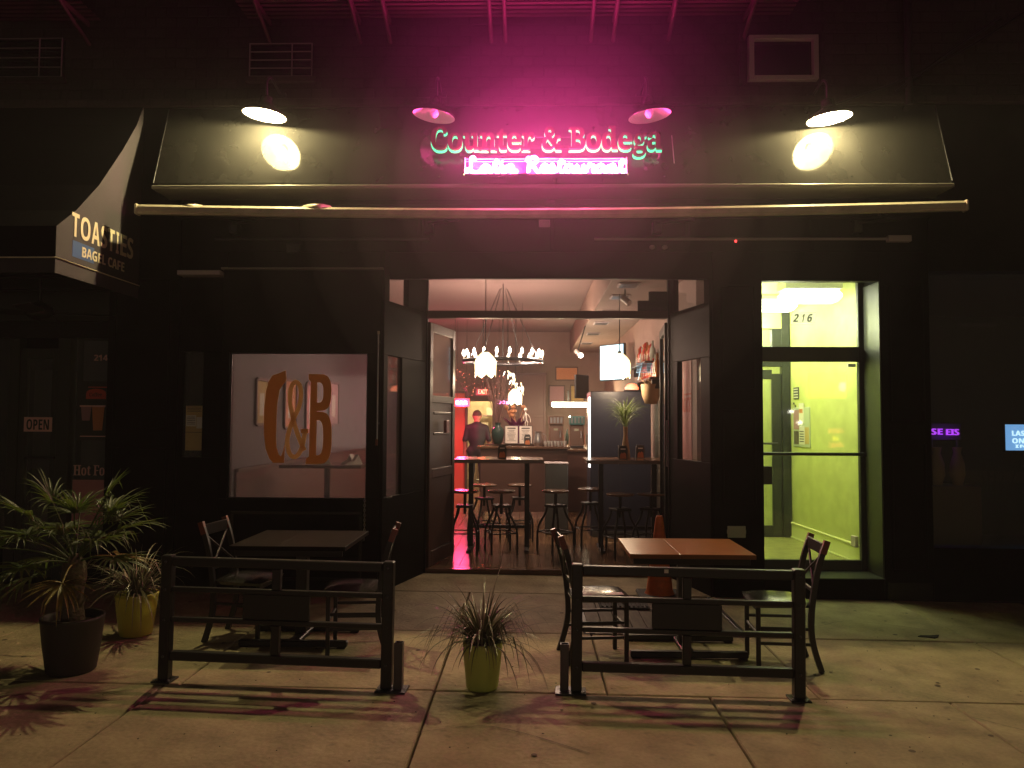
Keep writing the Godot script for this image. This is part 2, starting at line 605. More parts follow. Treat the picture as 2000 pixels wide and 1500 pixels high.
func build_ground() -> void:
	var g := structure("ground", "dark asphalt street and earth reaching to the horizon")
	box("asphalt_sheet", Vector3(-60, -0.6, -14), Vector3(60, -0.24, 60), "asphalt", g, 0.0)
	box("bed", Vector3(-9, -0.24, -0.2), Vector3(9, -0.04, 8.1), "bed", g, 0.0)
	box("kerb", Vector3(-9, -0.24, 8.11), Vector3(9, -0.005, 8.26), "paving", g, 0.012, Transform3D(Basis(Vector3.BACK, -0.0087), Vector3.ZERO))
	var far := structure("far_pavement", "pavement across the street")
	box("slab_sheet", Vector3(-12, -0.24, 17), Vector3(24, -0.06, 20), "paving", far, 0.01)
	var w := structure("sidewalk", "worn concrete sidewalk in front of the restaurant, cut into slabs")
	w.rotation.z = -0.0087
	var rows := [
		[0.0, 1.36, [-9.0, -5.6, -3.9, -2.1, -0.58, 0.42, 1.7, 3.4, 5.1, 9.0]],
		[1.36, 2.665, [-9.0, -5.6, -3.9, -2.15, -0.58, 0.47, 1.745, 3.4, 5.1, 9.0]],
		[2.665, 3.95, [-9.0, -5.5, -3.9, -2.24, -0.58, 1.08, 2.5, 4.1, 5.8, 9.0]],
		[3.95, 5.3, [-9.0, -5.5, -3.9, -2.24, -0.58, 1.08, 2.5, 4.1, 5.8, 9.0]],
		[5.3, 6.7, [-9.0, -5.5, -3.9, -2.24, -0.58, 1.08, 2.5, 4.1, 5.8, 9.0]],
		[6.7, 8.1, [-9.0, -5.5, -3.9, -2.24, -0.58, 1.08, 2.5, 4.1, 5.8, 9.0]]]
	var gap := 0.006
	for r in rows:
		for k in r[2].size() - 1:
			if r[0] == 0.0 and k == 5:
				continue   # the cellar hatch lies here
			var dy := rng.randf_range(-0.002, 0.002)
			box("slab", Vector3(r[2][k] + gap, -0.09, r[0] + gap), Vector3(r[2][k + 1] - gap, dy, r[1] - gap), "paving", w, 0.007)
	# the threshold strip under the recessed entrance
	box("slab", Vector3(-1.5, -0.09, -0.92), Vector3(1.78, 0.001, -0.006), "paving", w, 0.004)
	# metal-edged cellar hatch of boards
	var h := thing("cellar_hatch", "weathered board cellar hatch let into the sidewalk behind the right table", "hatch", Vector3(0, 0, 0))
	h.rotation.z = -0.0087
	box("frame", Vector3(0.427, -0.09, 0.02), Vector3(0.46, 0.004, 1.35), "dark_steel", h)
	box("frame", Vector3(1.66, -0.09, 0.02), Vector3(1.693, 0.004, 1.35), "dark_steel", h)
	box("frame", Vector3(0.46, -0.09, 1.318), Vector3(1.66, 0.006, 1.35), "dark_steel", h)
	for k in 10:
		var x := 0.464 + k * 0.1195
		box("plank", Vector3(x, -0.06, 0.03), Vector3(x + 0.113, rng.randf_range(-0.006, 0.002), 1.312), "deck", h, 0.004)
	var strip := box("edge_strip", Vector3(0.5, 0.004, 1.352), Vector3(1.25, 0.012, 1.366), "steel", h)
	strip.set_meta("label", "bright worn metal nosing")
	var gum := new_st()
	for k in 90:
		var x := rng.randf_range(-5.0, 5.2)
		var z := rng.randf_range(0.3, 4.6)
		var r := rng.randf_range(0.008, 0.02)
		lathe(gum, [Vector2(r, 0.0), Vector2(r * 0.8, 0.0018), Vector2(0.0005, 0.0022)], Vector3(x, gy(x) + 0.0025, z), 8, Transform3D(Basis.from_scale(Vector3(1, 1, 1)), Vector3.ZERO))
	tag(obj("gum_spots", gum, "deck_dark"), "flattened dark gum spots on the sidewalk", "", "", "stuff")
	for q in [[Vector3(-4.0, 0, 2.0), Vector3(-3.5, 0, 2.2), Vector3(-2.6, 0, 2.05), Vector3(-2.2, 0, 2.3)], [Vector3(2.5, 0, 2.9), Vector3(2.9, 0, 3.25), Vector3(3.2, 0, 3.3), Vector3(3.5, 0, 3.8)], [Vector3(-0.6, 0, 3.3), Vector3(-0.2, 0, 3.2), Vector3(0.3, 0, 3.5)], [Vector3(1.9, 0, 0.9), Vector3(2.3, 0, 1.0), Vector3(2.7, 0, 0.8), Vector3(3.3, 0, 1.1)]]:
		var cs := new_st()
		var cp := curve(q, 7)
		for k in cp.size() - 1:
			var a: Vector3 = cp[k]
			var b: Vector3 = cp[k + 1]
			a.y = gy(a.x) + 0.0032
			b.y = gy(b.x) + 0.0032
			var w1 := 0.0015 + 0.002 * rng.randf()
			var sd := (b - a).cross(Vector3.UP).normalized() * w1
			quad(cs, a - sd, a + sd, b + sd + Vector3(rng.randf_range(-1, 1), 0, rng.randf_range(-1, 1)) * 0.004, b - sd)
		var ck := obj("crack", cs, "deck_dark", w)
		ck.rotation.z = 0.0087
	# leaf scrap on the pavement
	var lf := new_st()
	prism(lf, PackedVector2Array([Vector2(-0.09, 0.0), Vector2(-0.05, 0.035), Vector2(0.01, 0.03), Vector2(0.1, 0.05), Vector2(0.06, -0.01), Vector2(0.02, -0.04), Vector2(-0.03, -0.015)]), 0.0, 0.006, Transform3D(Basis(Vector3.RIGHT, -PI / 2), Vector3(3.109, gy(3.1) + 0.003, 1.25)))
	tag(obj("paper_scrap", lf, "soil"), "dark flattened scrap of litter on the green lit sidewalk", "litter")
	var crumbs := new_st()
	for k in 260:
		var x := rng.randf_range(-4.5, 4.5)
		var z := rng.randf_range(1.2, 4.2)
		var r := rng.randf_range(0.0015, 0.004)
		bx(crumbs, Vector3(-r, 0, -r), Vector3(r, r * 0.7, r * 1.4), 0.001, Transform3D(Basis(Vector3.UP, rng.randf() * TAU), Vector3(x, gy(x) + 0.002, z)))
	var cr := obj("litter_crumbs", crumbs, "soil")
	tag(cr, "specks of grit and torn leaf scattered over the sidewalk", "litter", "", "stuff")

var front: Node3D

func build_front() -> void:
	front = thing("restaurant_building", "black painted restaurant storefront with the lettered window and open entrance", "storefront")
	# header band over everything, left pier, wall parts
	box("wall", Vector3(-3.445, 3.28, -0.3), Vector3(3.8, 4.75, 0.0), "black_paint", front)
	box("wall", Vector3(-4.14, 0.0, -0.3), Vector3(-3.445, 4.75, 0.02), "black_paint", front)
	box("wall", Vector3(1.742, -0.05, -0.3), Vector3(2.215, 3.28, 0.0), "black_paint", front)
	box("wall", Vector3(2.215, 3.0, -0.1), Vector3(3.34, 3.28, -0.002), "black_paint", front)
	box("wall", Vector3(2.215, 3.16, -0.42), Vector3(3.34, 3.28, -0.101), "black_paint", front)
	box("wall", Vector3(3.34, -0.06, -0.42), Vector3(3.8, 3.28, 0.0), "black_paint", front)
	box("plinth", Vector3(1.75, -0.06, 0.0), Vector3(2.2, 0.14, 0.02), "black_paint", front)
	for q in [[-4.06, -3.53, 0.25, 1.35], [-4.06, -3.53, 1.55, 3.0], [1.83, 2.13, 0.85, 1.75], [1.83, 2.13, 1.95, 2.95], [3.42, 3.73, 0.25, 1.45], [3.42, 3.73, 1.65, 2.95]]:
		var zf := 0.02 if q[0] < 0 else 0.0
		for y in [q[2], q[3]]:
			box("panel_moulding", Vector3(q[0], y - 0.012, zf), Vector3(q[1], y + 0.012, zf + 0.012), "black_paint", front, 0.005)
		for x in [q[0], q[1]]:
			box("panel_moulding", Vector3(x - 0.012, q[2] + 0.0125, zf), Vector3(x + 0.012, q[3] - 0.0125, zf + 0.012), "black_paint", front, 0.005)
	for x in [-2.3, -1.1, 0.2, 1.5, 2.7]:
		box("joint_batten", Vector3(x - 0.02, 3.3, 0.0005), Vector3(x + 0.02, 3.78, 0.008), "black_paint", front, 0.003)
	box("kick_board", Vector3(-4.12, 0.0, 0.02), Vector3(-3.46, 0.16, 0.032), "black_gloss", front)
	box("kick_board", Vector3(3.36, -0.06, 0.0), Vector3(3.78, 0.14, 0.012), "black_gloss", front)
	# narrow sidelight left of the bay
	box("wall", Vector3(-3.443, 2.3, -0.2), Vector3(-2.985, 3.28, 0.004), "black_paint", front)
	box("wall", Vector3(-3.443, 0.0, -0.2), Vector3(-2.985, 1.27, 0.004), "black_paint", front)
	box("wall", Vector3(-3.443, 1.27, -0.2), Vector3(-3.39, 2.3, 0.004), "black_paint", front)
	box("wall", Vector3(-3.20, 1.27, -0.2), Vector3(-2.985, 2.3, 0.004), "black_paint", front)
	box("sidelight_pane", Vector3(-3.39, 1.27, -0.03), Vector3(-3.2, 2.3, -0.024), "pane", front, 0.0)
	# dark backing so that the sidelight does not show the room
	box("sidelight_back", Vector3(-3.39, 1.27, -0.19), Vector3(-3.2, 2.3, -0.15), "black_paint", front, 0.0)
	# bay with the lettered window: front frame members
	var x0 := -2.98
	var x1 := -1.445
	var wl := -2.905
	var wr := -1.57
	box("bay_panel", Vector3(x0, 2.285, -0.02), Vector3(x1, 3.085, 0.1), "black_paint", front)
	box("bay_panel", Vector3(x0, 0.0, -0.02), Vector3(x1, 0.885, 0.1), "black_paint", front)
	box("bay_post", Vector3(x0, 0.885, -0.02), Vector3(wl, 2.285, 0.1), "black_paint", front)
	box("bay_post", Vector3(wr, 0.885, -0.02), Vector3(x1, 2.285, 0.1), "black_paint", front)
	box("bay_ledge", Vector3(x0 - 0.02, 3.086, -0.02), Vector3(x1 + 0.02, 3.106, 0.125), "lip", front)
	box("bay_cap", Vector3(-3.42, 3.03, 0.004), Vector3(-3.0, 3.075, 0.14), "vent_frame", front)
	box("bay_panel", Vector3(x0, 3.107, -0.2), Vector3(x1, 3.28, -0.004), "black_paint", front)
	# raised moulding round the lower panel
	for z in [[-2.86, -1.6, 0.74, 0.77], [-2.86, -1.6, 0.12, 0.15]]:
		box("moulding", Vector3(z[0], z[2], 0.1), Vector3(z[1], z[3], 0.112), "black_gloss", front)
	for z in [[-2.86, -2.83], [-1.63, -1.6]]:
		box("moulding", Vector3(z[0], 0.151, 0.1), Vector3(z[1], 0.739, 0.112), "black_gloss", front)
	var win := thing("lettered_window", "large shop window with tall gold letters reading C and B", "window", Vector3(-2.2375, 1.585, 0.05))
	box("pane", Vector3(-0.665, -0.698, -0.004), Vector3(0.665, 0.698, 0.004), "pane_smoky", win, 0.0)
	for r in [[-0.667, -0.655, -0.7, 0.7], [0.655, 0.667, -0.7, 0.7]]:
		box("bead", Vector3(r[0], r[2], 0.005), Vector3(r[1], r[3], 0.02), "dark_steel", win)
	for r in [[-0.7, -0.688], [0.688, 0.7]]:
		box("bead", Vector3(-0.654, r[0], 0.005), Vector3(0.654, r[1], 0.02), "dark_steel", win)
	build_monogram(win)
	# the chain on the bay's right post
	var ch := thing("hanging_chain", "thin steel chain hanging below the lettered window's right corner", "chain", Vector3(-1.572, 0.9, 0.125))
	bar("hook", [Vector3(0, 0.0, -0.024), Vector3(0, 0.005, 0.0), Vector3(0, -0.012, 0.004)], 0.003, "steel", ch)
	for k in 13:
		var s := new_st()
		var pts := []
		for q in 13:
			var w := TAU * q / 12
			var p := Vector3(cos(w) * 0.007, sin(w) * 0.015, 0)
			pts.append((p if k % 2 == 0 else Vector3(0, p.y, p.x)) + Vector3(0, -0.02 - k * 0.023, 0.004))
		tube(s, pts, 0.0026, -1, 5)
		obj("link", s, "steel", ch)
	# splayed return right of the bay, with its narrow pane
	var a := Vector2(-1.445, 0.1)
	var b := Vector2(-1.163, -0.9)
	splay(a, b, "left")
	var c := Vector2(1.742, 0.0)
	var d := Vector2(1.505, -0.9)
	splay(c, d, "right")
	box("wall", Vector3(-1.443, 3.02, -0.07), Vector3(1.741, 3.279, -0.003), "black_paint", front)
	box("soffit", Vector3(-1.44, 3.281, -1.0), Vector3(1.74, 3.33, -0.301), "black_paint", front)
	# rod leaning on the bay post
	var rod := thing("awning_crank_rod", "long thin polished crank rod hung on the bay's corner post", "rod", Vector3(-1.462, 0, 0.13))
	bar("shaft", [Vector3(0, 1.46, 0), Vector3(0.0, 2.46, 0)], 0.008, "steel", rod)
	bar("grip", [Vector3(-0.006, 1.40, 0.0), Vector3(-0.004, 1.46, 0)], 0.012, "chair_red", rod)
	bar("cap", [Vector3(0, 2.46, 0), Vector3(0, 2.49, 0)], 0.012, "cream", rod)
	for y in [1.6, 2.38]:
		box("clip", Vector3(-0.014, y, -0.03), Vector3(0.014, y + 0.02, -0.005), "dark_steel", rod)
	var hd := thing("pull_handle", "small steel pull handle low on the bay's corner", "handle", Vector3(-1.40, 0.905, 0.0))
	bar("grip", [Vector3(-0.03, 0, 0.0), Vector3(-0.03, 0, 0.06), Vector3(0.06, 0, 0.06), Vector3(0.06, 0, 0.0)], 0.006, "steel", hd)
	var nt := thing("window_notices", "tan notice with small printing taped inside the narrow sidelight", "notice", Vector3(-3.294, 1.57, -0.035))
	box("sheet", Vector3(-0.083, -0.235, -0.002), Vector3(0.083, 0.2, 0.0), "paper_tan", nt, 0.0)
	box("sheet", Vector3(-0.078, 0.0, 0.0005), Vector3(0.02, 0.11, 0.002), "paper", nt, 0.0)
	box("sheet", Vector3(0.025, -0.02, 0.0005), Vector3(0.078, 0.09, 0.002), "paper", nt, 0.0)
	for k in 4:
		box("printed_line", Vector3(-0.07, 0.145 + k * 0.014, 0.0005), Vector3(0.07, 0.15 + k * 0.014, 0.0015), "print_dark", nt, 0.0)
	for k in 5:
		box("printed_line", Vector3(-0.07, 0.02 + k * 0.017, 0.0025), Vector3(0.01, 0.025 + k * 0.017, 0.003), "print_dark", nt, 0.0)
	box("printed_line", Vector3(-0.08, -0.06, 0.0005), Vector3(0.08, -0.055, 0.0015), "print_dark", nt, 0.0)
	# plate on the right wall
	var pl := thing("wall_plate", "pale green rectangular plate low on the black wall beside the lit door", "plate", Vector3(1.951, 0.6, 0.0))
	box("cover", Vector3(-0.085, -0.055, 0.001), Vector3(0.085, 0.055, 0.014), "paper_green", pl, 0.004)
	for x in [-0.09, 0.078]:
		box("tab", Vector3(x, -0.02, 0.001), Vector3(x + 0.012, 0.02, 0.008), "paper_green", pl)
	# little flood fitting and pipe runs under the awning
	bar("pipe_run", [Vector3(0.6, 3.40, 0.03), Vector3(3.55, 3.40, 0.03)], 0.014, "vent_frame", front)
	bar("pipe_run", [Vector3(-3.1, 3.40, 0.03), Vector3(-1.0, 3.40, 0.03)], 0.014, "dark_steel", front)
	box("junction_box", Vector3(3.4, 3.37, 0.002), Vector3(3.62, 3.43, 0.06), "vent_frame", front)
	box("junction_box", Vector3(-2.4, 3.27, 0.002), Vector3(-2.27, 3.36, 0.03), "frame_grey", front)
	var led := new_st()
	ball(led, Vector3(1.96, 3.38, 0.03), Vector3(0.012, 0.016, 0.012))
	tag(obj("indicator_light", led, "led_red"), "tiny red indicator light on the pipe under the awning", "light")
	for x in [1.16, 1.28]:
		var cm := thing("camera_dome", ("right" if x > 1.2 else "left") + " one of two small domes under the awning above the entrance", "camera", Vector3(x, 3.32, 0.0), 0.0, "small camera domes")
		var s := new_st()
		ball(s, Vector3(0, 0, 0.03), Vector3(0.03, 0.022, 0.03))
		obj("dome", s, "vent_frame", cm)
		box("mount", Vector3(-0.02, -0.01, 0.001), Vector3(0.02, 0.01, 0.012), "dark_steel", cm)

# a splayed side of the entrance recess from the front corner a to the inner corner b (x, z)
func splay(a: Vector2, b: Vector2, side: String) -> void:
	var along := b - a
	var L := along.length()
	var dir := along / L
	var bas := Basis(Vector3(dir.x, 0, dir.y), Vector3.UP, Vector3(dir.x, 0, dir.y).cross(Vector3.UP))
	var xf := Transform3D(bas, Vector3(a.x, 0, a.y))
	# in the panel's own axes x runs inward along it, z is its thickness, pointing away from or into the recess
	var z0 := -0.03
	var z1 := 0.03
	var p0 := 0.10 if side == "left" else 0.20
	var p1 := 0.42 if side == "left" else 0.72
	var y0 := 0.90 if side == "left" else 1.25
	var y1 := 2.27
	box("splay_panel", Vector3(0.01, -0.03, z0), Vector3(L - 0.03, y0, z1), "black_paint", front, 0.004, xf)
	box("splay_panel", Vector3(0.01, y1, z0), Vector3(L - 0.03, 2.80, z1), "black_paint", front, 0.004, xf)
	box("splay_post", Vector3(0.01, y0, z0), Vector3(p0, y1, z1), "black_paint", front, 0.004, xf)
	box("splay_post", Vector3(p1, y0, z0), Vector3(L - 0.03, y1, z1), "black_paint", front, 0.004, xf)
	box("splay_pane", Vector3(p0, y0, -0.003), Vector3(p1, y1, 0.003), "pane_smoky" if side == "left" else "pane", front, 0.0, xf)
	# fanlight over it
	box("splay_post", Vector3(0.01, 2.80, z0), Vector3(0.12, 3.28, z1), "black_paint", front, 0.004, xf)
	box("splay_post", Vector3(0.55 if side == "left" else 0.8, 2.80, z0), Vector3(L - 0.03, 3.28, z1), "black_paint", front, 0.004, xf)
	box("fanlight_pane", Vector3(0.12, 2.80, -0.003), Vector3(0.55 if side == "left" else 0.8, 3.28, 0.003), "pane", front, 0.0, xf)

func build_monogram(win: Node3D) -> void:
	# tall narrow gold letters drawn as outlines; window-local metres
	var xf := Transform3D(Basis(), Vector3(0, 0, 0.0075))
	var s := new_st()
	var px := func(x: float, y: float) -> Vector2:
		return Vector2((x - 577.0) / 207.5, (831.0 - y) / 206.0)
	# C: left bar with rounded shoulders and a broken right side
	var c := PackedVector2Array()
	for p in [[549, 722], [551, 740], [546, 748], [538, 760], [533, 790], [532, 850], [533, 872], [538, 888], [543, 893], [547, 882], [550, 868], [551, 860], [549, 905], [528, 905], [520, 897], [512, 878], [508, 850], [507, 800], [510, 765], [515, 745], [523, 732], [535, 728]]:
		c.append(px.call(p[0], p[1]))
	prism(s, c, 0.0, 0.002, xf)
	var cl := obj("letter_c", s, "gold", win)
	cl.set_meta("label", "gold letter C, tall and narrow")
	# B: stem, two bowls
	s = new_st()
	var stem := PackedVector2Array()
	for p in [[596, 729], [613, 729], [613, 907], [592, 907], [594, 896], [599, 892], [600, 744], [596, 740]]:
		stem.append(px.call(p[0], p[1]))
	prism(s, stem, 0.0, 0.002, xf)
	bowl(s, xf, px, 613, 729, 802, 642, 16)
	bowl(s, xf, px, 613, 803, 907, 644, 17)
	var bl := obj("letter_b", s, "gold", win)
	bl.set_meta("label", "gold letter B, tall and narrow")
	# ampersand: one looping band
	s = new_st()
	var path := []
	for p in [[590, 880], [581, 862], [570, 832], [562, 800], [559, 775], [562, 753], [570, 745], [578, 752], [581, 772], [577, 795], [568, 815], [559, 840], [555, 862], [559, 884], [568, 893], [578, 888], [586, 870], [590, 845]]:
		var q: Vector2 = px.call(p[0], p[1])
		path.append(Vector3(q.x, q.y, 0))
	band(s, curve(path, 5), 0.042, xf)
	var serif := PackedVector2Array()
	for p in [[582, 838], [597, 838], [597, 846], [582, 846]]:
		serif.append(px.call(p[0], p[1]))
	prism(s, serif, 0.0022, 0.003, xf)
	var am := obj("ampersand", s, "gold", win)
	am.set_meta("label", "gold ampersand between the two letters")

func bowl(s: SurfaceTool, xf: Transform3D, px: Callable, x0: float, y0: float, y1: float, x1: float, th: float) -> void:
	var o := []
	var i := []
	var n := 14
	for k in n + 1:
		var w := -PI / 2 + PI * k / n
		var cy := (y0 + y1) / 2
		var ry := (y1 - y0) / 2
		# squarish bowl
		var ex := signf(cos(w)) * pow(absf(cos(w)), 0.55)
		var ey := signf(sin(w)) * pow(absf(sin(w)), 0.75)
		o.append(px.call(x0 - 0.01 + (x1 - x0) * ex, cy + ry * ey))
		i.append(px.call(x0 - 0.01 + (x1 - x0 - th) * ex, cy + (ry - th) * ey))
	for k in n:
		prism(s, PackedVector2Array([o[k], o[k + 1], i[k + 1], i[k]]), 0.0, 0.002, xf)

func band(s: SurfaceTool, pts: Array, w: float, xf: Transform3D) -> void:
	for k in pts.size() - 1:
		var a: Vector3 = pts[k]
		var b: Vector3 = pts[k + 1]
		var p0: Vector3 = pts[maxi(k - 1, 0)]
		var p3: Vector3 = pts[mini(k + 2, pts.size() - 1)]
		var na := (b - p0).normalized().cross(Vector3.BACK) * w * 0.5
		var nb := (p3 - a).normalized().cross(Vector3.BACK) * w * 0.5
		var z := 0.001 + 0.00003 * k
		quad(s, xf * (a + na + Vector3(0, 0, z)), xf * (b + nb + Vector3(0, 0, z)), xf * (b - nb + Vector3(0, 0, z)), xf * (a - na + Vector3(0, 0, z)))

# ---------------------------------------------------------------- entrance
func build_entrance() -> void:
	var e := thing("entrance_frame", "dark entrance frame with glazed transom above the open restaurant doorway", "door frame", Vector3(0, 0, -0.9))
	box("jamb", Vector3(-1.2, 0.0, -0.06), Vector3(-1.13, 3.28, 0.03), "black_paint", e)
	box("jamb", Vector3(1.47, 0.0, -0.06), Vector3(1.54, 3.28, 0.03), "black_paint", e)
	box("mullion_bar", Vector3(-1.13, 2.75, -0.06), Vector3(1.47, 2.83, 0.04), "panel_wood", e)
	box("head", Vector3(-1.13, 3.2, -0.06), Vector3(1.47, 3.28, 0.03), "black_paint", e)
	box("transom_pane", Vector3(-1.13, 2.83, -0.008), Vector3(1.47, 3.2, -0.002), "pane", e, 0.0)
	box("threshold", Vector3(-1.13, -0.02, -0.08), Vector3(1.47, 0.052, 0.03), "bar_wood", e)
	# stepped dark infill at the transom's right end
	box("infill", Vector3(1.15, 2.831, -0.05), Vector3(1.468, 2.95, -0.012), "black_paint", e)
	box("infill", Vector3(1.27, 2.951, -0.05), Vector3(1.468, 3.05, -0.012), "black_paint", e)
	# roller gate housing
	var g := thing("gate_housing", "long narrow metal roller gate housing over the entrance transom", "gate housing", Vector3(0.336, 3.205, -0.82))
	box("case", Vector3(-0.94, -0.035, -0.045), Vector3(0.94, 0.05, 0.045), "panel_wood", g)
	box("rail", Vector3(-0.94, 0.01, 0.046), Vector3(0.94, 0.022, 0.056), "vent_frame", g)
	for x in [[-0.85, -0.49], [-0.32, 0.25]]:
		box("slot", Vector3(x[0], -0.012, 0.046), Vector3(x[1], -0.004, 0.05), "lip", g)
	# left leaf folded inward: hinge at the left jamb
	var l := thing("entrance_door", "left entrance door folded inward, dark wood with glass above and panels below", "door", Vector3(-1.125, 0.055, -0.95), 0.0)
	l.rotation.y = atan2(0.84, 0.19)
	leaf(l, 0.86, 2.66, "door_wood", true)
	var r := thing("entrance_door", "right entrance door swung inward, seen edge on with its lever and lock plate", "door", Vector3(1.468, 0.055, -0.95), 0.0)
	r.rotation.y = PI / 2 - 0.1
	leaf(r, 0.88, 2.66, "black_paint", false)
	box("lock_plate", Vector3(0.0, 1.15, 0.024), Vector3(0.03, 1.4, 0.03), "steel", r)
	box("edge_plate", Vector3(-0.004, 1.1, -0.012), Vector3(-0.0005, 1.6, 0.012), "vent_frame", r)
	bar("lever", [Vector3(0.05, 1.02, 0.02), Vector3(0.05, 1.02, 0.07), Vector3(0.15, 1.02, 0.07)], 0.009, "steel", r)

func leaf(o: Node3D, w: float, h: float, m: String, panels: bool) -> void:
	var t := 0.022
	box("stile", Vector3(0, 0, -t), Vector3(0.09, h, t), m, o)
	box("stile", Vector3(w - 0.09, 0, -t), Vector3(w, h, t), m, o)
	box("rail", Vector3(0.09, h - 0.1, -t), Vector3(w - 0.09, h, t), m, o)
	box("rail", Vector3(0.09, 0, -t), Vector3(w - 0.09, 0.16, t), m, o)
	if panels:
		box("rail", Vector3(0.09, 1.78, -t), Vector3(w - 0.09, 1.86, t), m, o)
		box("rail", Vector3(0.09, 0.95, -t), Vector3(w - 0.09, 1.05, t), m, o)
		box("panel", Vector3(0.09, 1.05, -0.008), Vector3(w - 0.09, 1.78, 0.008), m, o, 0.002)
		box("panel", Vector3(0.09, 0.16, -0.008), Vector3(w - 0.09, 0.95, 0.008), m, o, 0.002)
		box("moulding", Vector3(0.15, 1.65, 0.009), Vector3(w - 0.15, 1.68, 0.018), "door_wood", o)
		box("moulding", Vector3(0.15, 1.42, 0.009), Vector3(w - 0.15, 1.45, 0.018), "door_wood", o)
		box("pane", Vector3(0.09, 1.86, -0.003), Vector3(w - 0.09, h - 0.1, 0.003), "pane_smoky", o, 0.0)
	else:
		box("pane", Vector3(0.09, 0.16, -0.003), Vector3(w - 0.09, h - 0.1, 0.003), "pane", o, 0.0)

# ---------------------------------------------------------------- lit side door and its vestibule
func build_side_door() -> void:
	var d := thing("side_door", "lit glass side door numbered 216 with push bar and glazed transom", "door", Vector3(0, 0, -0.4))
	var fl := 0.165
	box("sill", Vector3(2.215, -0.05, -0.05), Vector3(3.34, fl, 0.40), "black_paint", d, 0.006)
	box("sill_cap", Vector3(2.216, fl + 0.001, 0.04), Vector3(3.338, fl + 0.008, 0.412), "frame_grey", d)
	box("stile", Vector3(3.283, fl, -0.03), Vector3(3.34, 3.158, 0.03), "frame_grey", d)
	box("stile", Vector3(2.22, fl, -0.03), Vector3(2.30, 3.158, 0.03), "frame_grey", d)
	box("head_rail", Vector3(2.30, 3.11, -0.03), Vector3(3.283, 3.158, 0.03), "frame_grey", d)
	box("transom_bar", Vector3(2.30, 2.25, -0.035), Vector3(3.283, 2.40, 0.035), "frame_grey", d)
	box("bottom_rail", Vector3(2.30, fl + 0.008, -0.03), Vector3(3.283, 0.275, 0.03), "frame_grey", d)
	box("transom_pane", Vector3(2.30, 2.40, -0.004), Vector3(3.283, 3.11, 0.004), "pane", d, 0.0)
	box("door_pane", Vector3(2.30, 0.275, -0.004), Vector3(3.283, 2.25, 0.004), "pane", d, 0.0)
	bar("push_bar", [Vector3(2.26, 1.325, 0.055), Vector3(3.32, 1.325, 0.055)], 0.017, "dark_steel", d)
	box("push_bar_end", Vector3(3.29, 1.305, 0.03), Vector3(3.33, 1.345, 0.07), "dark_steel", d)
	box("lock_case", Vector3(2.30, 1.02, 0.03), Vector3(2.40, 1.2, 0.06), "frame_grey", d)
	box("closer_arm", Vector3(3.2, 2.2, -0.06), Vector3(3.28, 2.235, -0.032), "white_paint", d)
	# reveal lining
	box("reveal", Vector3(3.326, fl + 0.01, 0.035), Vector3(3.339, 2.996, 0.398), "frame_grey", d)
	var n := thing("number_sticker", "white sticker with the numbers 216 on the transom glass", "number sticker", Vector3(2.741, 2.69, -0.39))
	var sh := new_st()
	prism(sh, PackedVector2Array([Vector2(-0.125, -0.055), Vector2(0.105, -0.05), Vector2(0.13, 0.06), Vector2(-0.105, 0.058)]), 0.0, 0.001)
	obj("backing", sh, "sticker", n)
	for k in 3:
		letters("digit", ["2", "1", "6"][k], [0.045, 0.018, 0.045][k], 0.08, Transform3D(Basis(Vector3(1, 0, 0), Vector3(0.22, 1, 0), Vector3(0, 0, 1)), Vector3(-0.07 + 0.068 * k, 0.003, 0.003)), "print_dark", n)
	# vestibule shell
	var v := structure("vestibule", "narrow yellow painted entrance lobby behind the glass side door")
	var f := 0.2
	box("floor", Vector3(1.9, 0.05, -5.6), Vector3(3.5, f, -0.46), "vestibule_floor", v, 0.0)
	box("ceiling", Vector3(1.9, 3.17, -5.6), Vector3(3.5, 3.27, -0.301), "yellow_wall", v, 0.0)
	var s := new_st()
	prism(s, PackedVector2Array([Vector2(3.37, 0.43), Vector2(3.27, 2.4), Vector2(3.27, 5.6), Vector2(3.5, 5.6), Vector2(3.5, 0.43)]), f, 3.169, Transform3D(Basis(Vector3.RIGHT, -PI / 2), Vector3.ZERO))
	obj("wall", s, "yellow_wall", v)
	box("wall", Vector3(1.9, f, -5.6), Vector3(2.2, 3.169, -0.301), "yellow_wall", v, 0.0)
	box("wall", Vector3(2.2, f, -5.6), Vector3(3.27, 3.169, -5.5), "yellow_wall", v, 0.0)
	# skirting along the right wall, three steps of moulding
	var ang := atan2(0.10, 1.97)
	var sk := Transform3D(Basis(Vector3.UP, ang), Vector3(3.369, 0, -0.44))
	box("skirting", Vector3(-0.016, f, -1.96), Vector3(0.0, f + 0.17, 0.0), "skirting", v, 0.003, sk)
	box("skirting", Vector3(-0.026, f + 0.171, -1.96), Vector3(0.0, f + 0.195, 0.0), "skirting", v, 0.006, sk)
	box("skirting", Vector3(-0.03, f, -1.96), Vector3(-0.0165, f + 0.02, 0.0), "skirting", v, 0.004, sk)
	# inner door
	var i := thing("inner_door", "grey framed glass inner door at the far end of the yellow lobby", "door", Vector3(0, f, -2.4))
	box("jamb", Vector3(3.16, 0, -0.05), Vector3(3.262, 2.96, 0.05), "frame_dark", i)
	box("stile", Vector3(3.04, 0.0, -0.025), Vector3(3.155, 2.05, 0.025), "frame_dark", i)
	box("rail", Vector3(2.2, 1.98, -0.025), Vector3(3.04, 2.1, 0.024), "frame_dark", i)
	box("rail", Vector3(2.2, 0.0, -0.025), Vector3(3.04, 0.14, 0.024), "frame_dark", i)
	box("head", Vector3(2.2, 2.14, -0.05), Vector3(3.16, 2.26, 0.05), "frame_dark", i)
	box("head", Vector3(2.2, 2.62, -0.05), Vector3(3.16, 2.96, 0.05), "yellow_wall", i)
